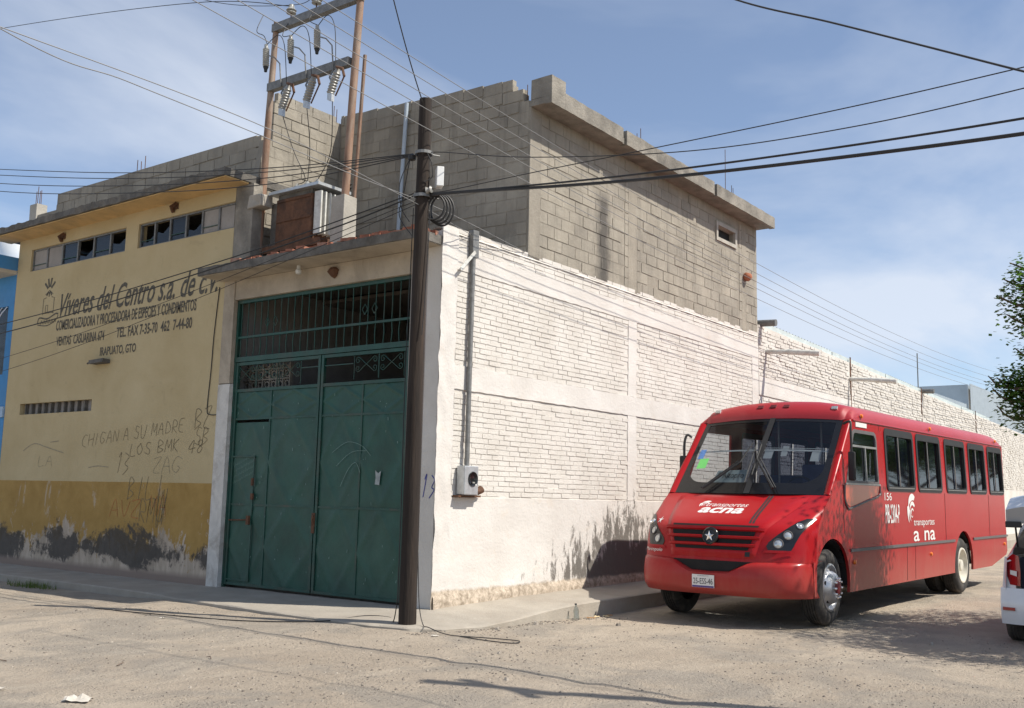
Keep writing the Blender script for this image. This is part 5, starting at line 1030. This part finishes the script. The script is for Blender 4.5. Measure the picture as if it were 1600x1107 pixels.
text_mesh('transportes', tb(1.60,1.485), .62, .058, .2).build('lettering', 'bus_white', bon, True, fix=False); text_mesh('acna', tb(1.63,1.415), .66, .072, .15, bold=.03).build('lettering', 'bus_white', bon, True, fix=False)
mb = MB(); logo(mb, lambda u, v: NP(1.64-u*1.5, 1.52+v*.55, .0375), .17); bp('swirl_logo', mb, 'bus_white', bon, fix=False)
mb = npatch(MB(), [(.68+.04*i, HB-.44-.03*i, HB+.44+.03*i) for i in range(5)], .006); bp('lower_intake', mb, 'chassis_black', nose, fix=False)
text_mesh('Marcopolo', lambda u, v: NP(BW-.10-u, .90+v, .006), .36, .06, .2).build('lettering', 'bus_white', nose, True, fix=False)
for y_, z_ in ((BW-.30,1.33),(BW-.33,1.10)):
    mb = MB(); mb.add([NP(y_, z_, .0075)]+[NP(y_+(.05 if i % 2 == 0 else .014)*sin(i*pi/5), z_+(.05 if i % 2 == 0 else .014)*cos(i*pi/5), .007) for i in range(10)], [(0, i+1, (i+1) % 10+1) for i in range(10)]); bp('star_sticker', mb, 'bus_white', nose, fix=False)
# headlamps: slanted teardrop set into each fender
for right in (True, False):
    f_ = (lambda y: y) if right else (lambda y: BW-y)
    rows_ = [(1.0,.20,.46),(1.05,.175,.485),(1.10,.16,.46),(1.15,.14,.41),(1.20,.12,.355),(1.25,.095,.30),(1.30,.07,.245),(1.35,.045,.19),(1.40,.02,.11)]
    mb = npatch(MB(), [(z, f_(a), f_(b)) for z, a, b in rows_], .008, 8); hl = bp('headlight', mb, 'black_gloss', nose, smooth=60, fix=False)
    mb = npatch(MB(), [(z, f_(a-.0), f_(b+.0)) for z, a, b in [(.965,.16,.52),(.998,.18,.50)]], .022, 8); bp('lamp_lip', mb, 'bus_red', hl, fix=False)
    for y_, z_, r_ in ((.345,1.085,.062),(.245,1.19,.058),(.145,1.305,.045)):
        c_ = Vector(NP(f_(y_), z_, .006)); ax = Vector(NP(f_(y_), z_, .1))-c_; mb = MB(); mb.lathe([(0,.018),(r_*.5,.014),(r_*.86,.004)], c_, ax, 18); bp('lens', mb, 'lens_clear', hl, smooth=40); mb = MB(); mb.lathe([(r_*.86,.004),(r_*.95,.016),(r_*1.05,.014),(r_*1.1,.0)], c_, ax, 18); bp('bezel', mb, 'chrome' if r_ < .05 else 'bus_grey_trim', hl, smooth=40)
# bumper
def BF(y, z):
    u = min(1, abs(y-HB)/HB); g = 1-(max(0, 1-u**4))**.5; b = .07*(1-((z-.62)/.26)**2); return -.70-b+(.62)*g
def btop(y): return interp(abs(y-HB), [(0,.70),(.28,.71),(.50,.815),(.62,.845),(1.3,.86)])
mb = MB(); mb.grid(lambda u, v: (BF(BW*u, .40+(btop(BW*u)-.40)*v)+(.05 if v > .97 else 0)+(.06*max(0, .18-v)/.18), BW*u, .40+(btop(BW*u)-.40)*v), 72, 14); bmp_ = bp('bumper', mb, 'bus_red', smooth=50)
mb = MB(); mb.grid(lambda u, v: (BF(BW*u, btop(BW*u))+.05+.22*v, BW*u, btop(BW*u)+.004), 72, 1); bp('bumper_top', mb, 'bus_red', bmp_)
for sd in (0, 1): mb = MB(); yy = .004 if sd == 0 else BW-.004; mb.add([(-.12,yy,.42),(-.02 if False else -.10,yy,.86),(-.22,yy,.86),(-.2,yy,.42)], [(0,1,2,3)]); bp('bumper_end', mb, 'bus_red', bmp_)
xp = BF(HB+.05, .58)-.012; mb = MB(); mb.box((xp-.004, 1.12, .49), (xp, 1.44, .655)); pl = bp('licence_plate', mb, 'bus_white', bmp_)
mb = MB(); mb.box((xp-.006, 1.125, .492), (xp-.0045, 1.435, .515)); bp('plate_band', mb, 'plate_violet', pl)
text_mesh('25-ESS-46', lambda u, v: (xp-.0065, 1.42-u, .535+v), .28, .075).build('plate_text', 'text_dark', pl, True, fix=False)
text_mesh('GUANAJUATO', lambda u, v: (xp-.0065, 1.36-u, .632+v), .16, .014).build('plate_text', 'text_dark', pl, True, fix=False)
# rear panel, floor, light-blocking underbody, interior
mb = MB(); mb.box((10.15,.03,.62),(10.2,BW-.03,2.80)); bp('rear_panel', mb, 'bus_red')
mb = MB(); mb.box((.95,.06,.80),(10.1,BW-.06,.88)); mb.box((1.2,.7,.45),(9.5,1.75,.80)); mb.box((-.35,.25,.44),(.2,BW-.25,.80)); bp('chassis_light_block', mb, 'chassis_black')  # plain dark underbody boxes, added to block light below the bus
mb = MB(); mb.box((.34,.12,.95),(.40,BW-.12,1.60)); mb.box((-.05,.3,.8),(.1,BW-.3,1.40)); bp('bulkhead', mb, 'chassis_black')
for x in (RA, RB):
    for y0, y1 in ((.05,.75),(BW-.75,BW-.05)):
        mb = MB(); nn = 16; pts = [(x+.62*cos(pi*i/nn), .50+.60*sin(pi*i/nn)) for i in range(nn+1)]
        for px_, pz_ in pts: mb.v += [(px_, y0, pz_), (px_, y1, pz_)]
        mb.f = [(2*i, 2*i+1, 2*i+3, 2*i+2) for i in range(nn)]; inner = 1 if y0 < 1 else 0; mb.f.append(tuple(2*i+inner for i in range(nn+1))); bp('wheel_well', mb, 'chassis_black', fix=False)
mb = MB(); mb.grid(lambda u, v: (.50+.45*v, .15+(BW-.3)*u, 1.70+.04*sin(u*pi)-.05*v), 10, 3); mb.box((.5,.3,1.3),(1.0,1.2,1.64)); bp('dashboard', mb, 'cabin_grey')
mb = MB(); mb.tube([(1.05+.10*cos(a*pi/10)*.5, .70+.2*sin(a*pi/10), 1.80+.17*cos(a*pi/10)) for a in range(21)], .016, 6, False); bp('steering_wheel', mb, 'black_rubber')
def seat(x, y, w_, h_):
    mb = MB(); mb.box((x, y, 1.15), (x+.42, y+w_, 1.32)); mb.box((x+.36, y, 1.3), (x+.48, y+w_, 1.32+h_)); return bp('seat', mb, 'seat_blue', bevel=.03)
seat(1.45,.42,.55,.85)
for i in range(9):
    for y in (.14, 1.55): seat(2.9+i*.78, y, .78, .72)
mb = MB(); mb.box((2.35,.3,.9),(2.4,1.0,1.75)); bp('driver_partition', mb, 'cabin_grey')
for y in (.9,1.6): mb = MB(); mb.tube([(2.45,y,.9),(2.45,y,3.0)], .017, 6); bp('hand_rail', mb, 'alu_trim')
mb = MB(); mb.grid(lambda u, v: (1.5+8.5*u, .08+(BW-.16)*v, 2.90+.12*sin(pi*v)), 8, 8); bp('headliner', mb, 'cabin_grey')
# wheels
def wheel(x, y, s_, alloy, nm='wheel', dish=1, steer=0):
    """s_ = outward direction along y (-1 right, 1 left)"""
    t = bpy.data.objects.new(nm, None); t.location = (x, y, TR); t.rotation_euler = (0, 0, steer); link(t, bus, True); W_ = .27; mb = MB()
    pr = [(.315,-.02),(.325,-.012),(.35,-.0),(.40,.004),(.445,-.006),(.478,-.03),(.492,-.055)]
    for g_ in range(4): c_ = -.085-g_*.034; pr += [(.497,c_+.024),(.497,c_+.006),(.484,c_+.003),(.484,c_-.003),(.497,c_-.006)]
    pr += [(.492,-W_+.04),(.46,-W_+.01),(.36,-W_),(.315,-W_+.02)]
    mb.lathe(pr, (0,0,0), (0,s_,0), 48); bp('tyre', mb, 'tyre', t, smooth=30)
    mb = MB()
    if dish > 0: pr = [(.29,-.03),(.285,-.005),(.265,.0),(.255,-.03),(.235,-.05),(.21,-.02),(.17,.055),(.14,.075),(.115,.08),(.0,.08)]
    else: pr = [(.29,-.02),(.285,.0),(.262,.0),(.245,-.05),(.22,-.13),(.13,-.14),(.10,-.10),(.09,-.02),(.0,-.01)]
    mb.lathe([(r_*1.1, h_) for r_, h_ in pr], (0,0,0), (0,s_,0), 36); rm = bp('rim', mb, 'rim_alloy' if alloy else 'rim_cream', t, smooth=35)
    if dish > 0:
        mb = MB(); mb.lathe([(.0,.115),(.06,.115),(.085,.105),(.092,.08)], (0,0,0), (0,s_,0), 18); bp('hub', mb, 'hub_red', t, smooth=40)
        for k in range(10):
            a = 2*pi*k/10; c_ = (cos(a)*.125, 0, sin(a)*.125); mb = MB(); mb.lathe([(.014,.06),(.014,.09),(.018,.095),(.012,.118),(0,.122)], c_, (0,s_,0), 8); bp('wheel_nut', mb, 'chrome', rm, smooth=40)
        for k in range(5):
            a = 2*pi*k/5+.3; c_ = Vector((cos(a)*.205, s_*-.004, sin(a)*.205)); mb = MB(); mb.lathe([(0,.012),(.03,.012),(.034,.0)], c_, (cos(a)*.65, s_*.75, sin(a)*.65), 12); bp('hand_hole', mb, 'chassis_black', rm)
    return t
wheel(RA, .035, -1, True, steer=R(3)); wheel(RA, BW-.035, 1, True, steer=R(3)); wheel(RB, .035, -1, False, dish=0); wheel(RB, .36, -1, False, dish=0); wheel(RB, BW-.035, 1, False, dish=0); wheel(RB, BW-.36, 1, False, dish=0)
mb = MB(); mb.tube([(RA,.2,.5),(RA,BW-.2,.5)], .06, 8); mb.tube([(RB,.2,.5),(RB,BW-.2,.5)], .08, 8); bp('axle', mb, 'chassis_black')
# mirrors
mb = MB(); mb.tube(spl([(1.12,.06,2.72),(1.04,-.06,2.74),(.98,-.09,2.62),(.97,-.10,2.2)], 5), .018, 6); mr = bp('mirror', mb, 'black_rubber', smooth=True); mb = MB(); mb.obox((.97,-.10,2.12), (.03,.0,0), (.0,.05,0), (0,0,.2)); bp('mirror_head', mb, 'black_rubber', mr, bevel=.025)
mb = MB(); mb.tube(spl([(1.02,BW-.06,2.56),(.98,BW-.0,2.60),(.93,BW+.02,2.48),(.92,BW+.02,2.25)], 5), .02, 6); mr = bp('mirror', mb, 'black_rubber', smooth=True); mb = MB(); mb.obox((.92,BW+.02,2.10), (.035,.0,0), (.0,.07,0), (0,0,.18)); bp('mirror_head', mb, 'black_rubber', mr, bevel=.025)

# ============================================================ WHITE CAR (rear corner in view, hatch up)
car = thing('hatchback_car', 'white hatchback with raised tailgate at the right edge', 'car', (3.706, -7.09, -.085))
car.scale = (1.056,)*3; WM[car.name] = Matrix.LocRotScale(Vector((3.706, -7.09, -.085)), car.rotation_euler, car.scale)
L_, HWc = 3.6, .80
def cb(name, mb, mat, parent=None, **k): return mb.build(name, mat, parent or car, local=True, **k)
def sect(x):   # half width and heights along the car: (lower, waist z, roof z)
    return interp(x, [(0,.72),(.12,.77),(.5,.80),(2.8,.80),(3.4,.74),(3.6,.62)]), interp(x, [(0,.96),(.3,.98),(2.2,.96),(2.6,.92),(3.4,.80),(3.6,.62)]), interp(x, [(0,1.0),(.16,1.30),(.34,1.50),(.9,1.56),(1.6,1.54),(2.0,1.42),(2.55,.98),(3.4,.82),(3.6,.64)])
xs_ = [0,.04,.12,.2,.3,.4,.55,.9,1.3,1.6,1.8,2.0,2.2,2.4,2.55,2.8,3.1,3.4,3.55,3.6]; mb = MB(); prof = 17
for x in xs_:
    w_, zw, zr = sect(x); zr = max(zr, zw+.01)
    pts = [(w_-.06,.24),(w_-.01,.36),(w_,.55),(w_-.01,.75),(w_-.03,zw),(w_-.08-.10*min(1,(zr-zw)/.5),zw+(zr-zw)*.55),(w_-.16-.14*min(1,(zr-zw)/.5),zw+(zr-zw)*.93),(.3,zr),(0,zr+.01)]
    pts = pts+[(-a, b) for a, b in pts[-2::-1]]; mb.v += [(x, a, b) for a, b in pts]
nn = 17; mb.f = [(i*nn+k, i*nn+k+1, (i+1)*nn+k+1, (i+1)*nn+k) for i in range(len(xs_)-1) for k in range(nn-1) if not (xs_[i] < .38 and 5 <= k <= 10)]
# leave the tailgate opening: only the lower rear (bumper) is closed
mb.f.append(tuple(len(mb.v)-nn+k for k in range(nn)))
body = cb('body', mb, 'car_white', smooth=45)
mb = MB(); mb.grid(lambda u, v: (-.06-.04*sin(pi*v)+.10*abs(2*u-1)**4, (-.79+1.58*u)*(.985), .24+.42*v), 24, 10); bpr = cb('bumper', mb, 'car_white', smooth=50); mb = MB(); mb.grid(lambda u, v: (-.055+.12*v+.10*abs(2*u-1)**4, (-.79+1.58*u)*.985, .66), 24, 1); cb('bumper_shelf', mb, 'car_white', bpr)
mb = MB(); mb.grid(lambda u, v: (.02-.02*v, -.79+.30*u if False else .55+.24*u, .3+.66*v), 2, 2)
for sd in (1, -1):
    mb = MB(); mb.grid(lambda u, v: (-.025+.10*u+.03*v, sd*(.60+.165*u-.03*v), .66+.36*v), 6, 6); cb('rear_quarter', mb, 'car_white', body, smooth=60)
    mb = MB(); pts = [(.0,.69),(.75,.70),(1.0,.80),(1.0,1.0),(.55,1.06),(.1,1.04),(-.02,.86)]
    tl = lambda u, v: (-.055+.11*max(0,u)**1.5, sd*(.545+.165*u-.03*(v-.7)), v)
    mb.add([tl(.5,.88)]+[tl(*p) for p in pts], [(0, i+1, (i+1) % 7+1) for i in range(7)]); lt = cb('tail_light', mb, 'lamp_red', smooth=40, fix=False); mb = MB(); mb.add([(x-.006, y+sd*.004, z) for x, y, z in [tl(*p) for p in [(.2,.80),(.7,.82),(.7,.87),(.2,.86)]]], [(0,1,2,3)]); cb('clear_lens', mb, 'bus_white', lt, fix=False)
    mb = MB(); mb.obox((-.045,sd*.68,.42), (.012,0,0), (.02*sd,.07,0), (0,0,.018)); cb('reflector', mb, 'lamp_red', bpr)
    for x in (.52, 2.95):
        t = bpy.data.objects.new('wheel', None); t.location = (x, sd*.70, .285); link(t, car, True); mb = MB(); pr = [(.19,-.02),(.22,.0),(.255,-.005),(.278,-.03)]
        for g_ in range(3): c_ = -.05-g_*.035; pr += [(.285,c_+.01),(.285,c_-.012),(.276,c_-.015),(.276,c_-.02),(.285,c_-.024)]
        pr += [(.278,-.165),(.22,-.185),(.19,-.17)]; mb.lathe(pr, (0,sd*.09,0), (0,sd,0), 32); cb('tyre', mb, 'tyre', t, smooth=30); mb = MB(); mb.lathe([(.195,-.02),(.18,.0),(.15,-.02),(.05,.0),(0,.0)], (0,sd*.09,0), (0,sd,0), 24); cb('rim', mb, 'rim_alloy', t, smooth=40)
    mb = MB(); mb.add([(.55,sd*.70,1.02),(1.95,sd*.71,1.02),(1.75,sd*.60,1.38),(.8,sd*.58,1.44),(.55,sd*.60,1.36)], [(0,1,2,3,4)]); mb.v = [(x, y+sd*.03, z) for x, y, z in mb.v]; cb('side_window', mb, 'glass_tint', fix=False)
mb = MB(); mb.box((.08,-.58,.55),(1.2,.58,.62)); mb.box((.07,-.56,.62),(.5,.56,1.02)); cb('boot_trim', mb, 'car_dark')
hinge = Vector((.42, 0, 1.57)); mb = MB()   # raised tailgate, hinged at the roof
def gate(u, v, o=0): d = Vector((-.95,0,.20)).normalized(); nz = Vector((.1,0,1)); y = (-1+2*u)*(.60-.02*v); return hinge+d*(.95*v)+Vector((0,y,0))+Vector((0,0,.10*sin(pi*v)-.16*max(0,v-.6)*2-o-.06*abs(2*u-1)**3))
mb.grid(lambda u, v: gate(u, v), 14, 12); tg = cb('tailgate', mb, 'car_white', smooth=50); mb = MB(); mb.grid(lambda u, v: gate(u, v, .05+.14*v*v), 14, 12); cb('tailgate_lining', mb, 'car_grey_trim', tg, smooth=50)
mb = MB(); mb.grid(lambda u, v: gate(u, 1)-Vector((0,0,.19*v)), 14, 1); mb.grid(lambda u, v: gate(0, u)-Vector((0,0,.07*v)), 12, 1); mb.grid(lambda u, v: gate(1, u)-Vector((0,0,.07*v)), 12, 1); cb('tailgate_edge', mb, 'car_grey_trim', tg)
for sd in (1, -1): mb = MB(); mb.tube([(.20,sd*.60,1.14),(-.14,sd*.57,1.64)], .011, 6); cb('gas_strut', mb, 'black_rubber', tg)
mb = MB(); mb.box((-.57,.42,1.38),(-.47,.58,1.45)); cb('tailgate_handle', mb, 'black_rubber', tg, bevel=.01)

# ============================================================ TREE
tree = thing('street_tree', 'leafy green street tree entering the frame at the right edge', 'tree', (5.3, -9.6, gslope(5.3)))
random.seed(91); limbs = MB(); tips = []
def grow(p, d, r_, ln, lvl):
    pts = [p]; rs_ = [r_]; q = Vector(p); dd = Vector(d)
    for i in range(4):
        dd = (dd+Vector((random.uniform(-.18,.18), random.uniform(-.18,.18), random.uniform(-.05,.12)))).normalized(); q = q+dd*ln/4; pts.append(q.copy()); rs_.append(r_*(1-.12*(i+1)))
    limbs.tube(pts, rs_, 8 if lvl < 2 else 5)
    if lvl >= 3: tips.extend(pts[1:]); return
    for k in range(4 if lvl == 0 else 3):
        a = 2*pi*k/(4 if lvl == 0 else 3)+random.uniform(-.5,.5); e = random.uniform(.25,.75); nd = (dd*.55+Vector((cos(a), sin(a), e*.5))).normalized(); grow(pts[-1] if k else pts[-2], nd, rs_[-1]*.62, ln*random.uniform(.62,.8), lvl+1)
tb_ = Vector((5.3,-9.6,gslope(5.3)-.1)); limbs.tube([tb_, tb_+Vector((.03,.02,1.0)), tb_+Vector((.0,.0,2.3))], [.19,.15,.14], 12)
grow(tb_+Vector((0,0,2.25)), (0,0,1), .14, .8, 0)
grow(tb_+Vector((0,0,2.0)), (.1,1,.55), .08, 1.5, 1); grow(tb_+Vector((0,0,2.1)), (-.8,.4,.6), .08, 1.5, 1); grow(tb_+Vector((0,0,2.15)), (.9,.3,.6), .08, 1.4, 1)
lv = MB(); rl = random.Random(17); cl = []
for k in range(150):
    while True:
        v = Vector((rl.uniform(-1,1), rl.uniform(-1,1), rl.uniform(-1,1)))
        if .30 < v.length < 1: break
    c_ = Vector((5.75+v.x*2.85, -9.4+v.y*2.9, 4.55+v.z*1.75)); c_.z += .2*noise.noise(c_*.5)
    if c_.z < 3.0+.25*rl.random(): c_.z = 3.0+.5*rl.random()
    cl.append((c_, rl.uniform(.45,.85)))
br = []
for c_ in ((5.63,-6.25,4.87),(5.73,-6.26,4.35),(5.61,-6.16,4.63),(5.86,-6.33,3.85),(5.76,-6.08,3.42),(5.73,-6.02,3.26),(5.88,-6.17,3.14),(5.96,-6.34,3.43),(5.84,-6.41,4.36),(5.81,-6.48,4.83),(5.68,-5.98,3.44),(5.8,-6.06,3.0),(5.96,-6.24,2.95),(5.63,-6.35,5.1),(6.2,-6.6,4.6),(6.2,-6.6,3.4)): cl += [(Vector(c_)+Vector((.1,-.1,0)), .34), (Vector(c_)+Vector((.3,-.35,.05)), .35), (Vector(c_)+Vector((.7,-.5,.05)), .5)]; br.append(c_)
for t in tips: cl.append((Vector(t), .4))
for c_, rr in cl:
    for k in range(int((210 if rr > .36 else 800)*rr)):
        o_ = Vector((rl.gauss(0,1), rl.gauss(0,1), rl.gauss(0,.8))); o_ = o_.normalized()*rr*.95*rl.random()**.5; p = c_+o_
        a = rl.uniform(0, 6.28); d = Vector((cos(a), sin(a), rl.uniform(-.7,.2))).normalized(); s_ = d.cross(Vector((rl.uniform(-.4,.4), rl.uniform(-.4,.4), 1))).normalized(); l_ = rl.uniform(.05,.082); w_ = l_*.42
        lv.add([p, p+d*l_*.5+s_*w_, p+d*l_, p+d*l_*.5-s_*w_], [(0,1,2,3)])
for c_ in br: a_, b_ = Vector((5.3,-9.4,2.6)), Vector(c_); limbs.tube(spl([a_, a_.lerp(b_, .45)+Vector((.15,.05,.35)), b_+Vector((.1,-.2,-.1)), b_+Vector((0,.15,.1))], 4), [.05-.042*i/12 for i in range(13)], 5)
limbs.build('trunk', 'bark', tree, smooth=60)
crn = lv.build('crown', 'leaf', tree, fix=False); crn['kind'] = 'stuff'

# trees across the street, mirrored in the bus windows
for x, y, sc_, rz in ((17,-15.5,1.15,1.0),(25,-15,1.3,2.1),(33,-16,1.2,3.3),(42,-15.5,1.4,4.2),(53,-16,1.5,5.1)):
    t = thing('street_tree', 'leafy tree across the street seen only as a reflection in the bus', 'tree', (x, y, road_z(x)), (0, 0, rz), 'trees across the street')
    t.scale = (sc_,)*3
    for ch in list(tree.children):
        c_ = ch.copy(); COL.objects.link(c_); c_.parent = t; c_.matrix_parent_inverse = WM[tree.name].inverted()
# ============================================================ SMALL THINGS ON THE GROUND
gzp = lambda pts, dz=.012: [(x, y, max(ground_z(x, y), .04 if (x > -1.3 and y > -1.1) else -1)+dz) for x, y in pts]
mb = MB(); mb.tube(spl([(PX-.12,PY+.06,.35)]+[(PX-.05,PY+.18,.06)]+gzp([(-.78,.02),(-.9,.34),(-1.47,.55),(-2.07,1.28),(-2.45,2.2),(-2.6,2.97),(-2.62,3.7)]), 6), .007, 6); tag(mb.build('ground_cable', 'cable', smooth=True), 'black cable lying on the dirt left of the wooden pole', 'cable')
mb = MB(); mb.tube(spl([(PX+.1,PY-.05,.9),(PX+.06,PY-.13,.3)]+gzp([(-1.0,-.75),(-1.17,-.99),(-1.2,-1.33),(-1.05,-1.75),(-1.03,-2.2),(-1.2,-2.27),(-1.25,-1.95),(-1.2,-1.5)]), 6), .006, 6); tag(mb.build('ground_cable', 'cable', smooth=True), 'thin dark cable looping on the ground right of the pole', 'cable')
bt = thing('plastic_bottle', 'crushed clear plastic bottle lying at the kerb', 'bottle', (1.75,-1.18,-.05)); b0 = Vector((1.75,-1.18,ground_z(1.75,-1.18)+.0))
mb = MB(); mb.lathe([(0,0),(.035,.003),(.04,.03),(.036,.07),(.04,.12),(.03,.16),(.013,.19),(.013,.205)], b0, (.1,.15,1), 14); bt_ = mb.build('body', 'bottle_clear', bt, smooth=50); mb = MB(); mb.lathe([(.016,.2),(.016,.222),(0,.223)], b0, (.1,.15,1), 10); mb.build('cap', 'black_rubber', bt)
random.seed(55)
def scrap(x, y, s_, mat, name, lab, cat, grp):
    z = ground_z(x, y)+.006; a = random.uniform(0, 6.28); mb = MB(); mb.grid(lambda u, v: (x+cos(a)*(u-.5)*s_-sin(a)*(v-.5)*s_*.6, y+sin(a)*(u-.5)*s_+cos(a)*(v-.5)*s_*.6, z+.3*s_*abs(noise.noise(Vector((u*3+x, v*3+y, 2))))), 5, 4); tag(mb.build(name, mat, smooth=True), lab, cat, grp)
for i, (x, y, lab) in enumerate(((2.3,-1.17,'dry brown leaf nearest the bottle at the kerb'), (2.6,-1.18,'dry leaf farther along the kerb towards the bus'), (2.45,-1.24,'dry leaf lying just off the kerb between two others'), (2.05,-1.22,'dry leaf right beside the clear bottle'))): scrap(x, y, .13, 'dry_leaf' if i % 2 else 'straw', 'dry_leaf', lab, 'leaf', 'dry leaves at the kerb')
scrap(-6.1, -1.82, .2, 'paper', 'paper_scrap', 'pale crumpled paper scrap at the bottom left', 'paper', 'paper scraps'); scrap(-6.3, -.9, .22, 'paper', 'paper_scrap', 'torn paper scrap near the left edge of the dirt', 'paper', 'paper scraps'); scrap(-1.35, -1.25, .08, 'paper', 'paper_scrap', 'small white paper bit by the sidewalk edge right of the pole', 'paper', 'paper scraps'); scrap(-2.7, 2.05, .07, 'paper', 'paper_scrap', 'white scrap beside the black ground cable', 'paper', 'paper scraps')
for i, (x, y, a, l_, lab) in enumerate(((-5.0,-.6,.5,.22,'thin twig lying left of centre on the dirt'), (-5.5,.4,2.2,.18,'short twig near the left of the dirt road'), (-4.2,-.9,1.0,.12,'tiny twig on the dirt below the gate'), (-6.6,-1.6,1.5,.2,'twig close to the bottom left corner'))):
    mb = MB(); z = ground_z(x, y)+.01; mb.tube([(x,y,z),(x+cos(a)*l_*.5,y+sin(a)*l_*.5,z+.012),(x+cos(a+.3)*l_,y+sin(a+.3)*l_,z)], [.006,.005,.003], 5); tag(mb.build('twig', 'bark'), lab, 'twig', 'twigs on the dirt road')
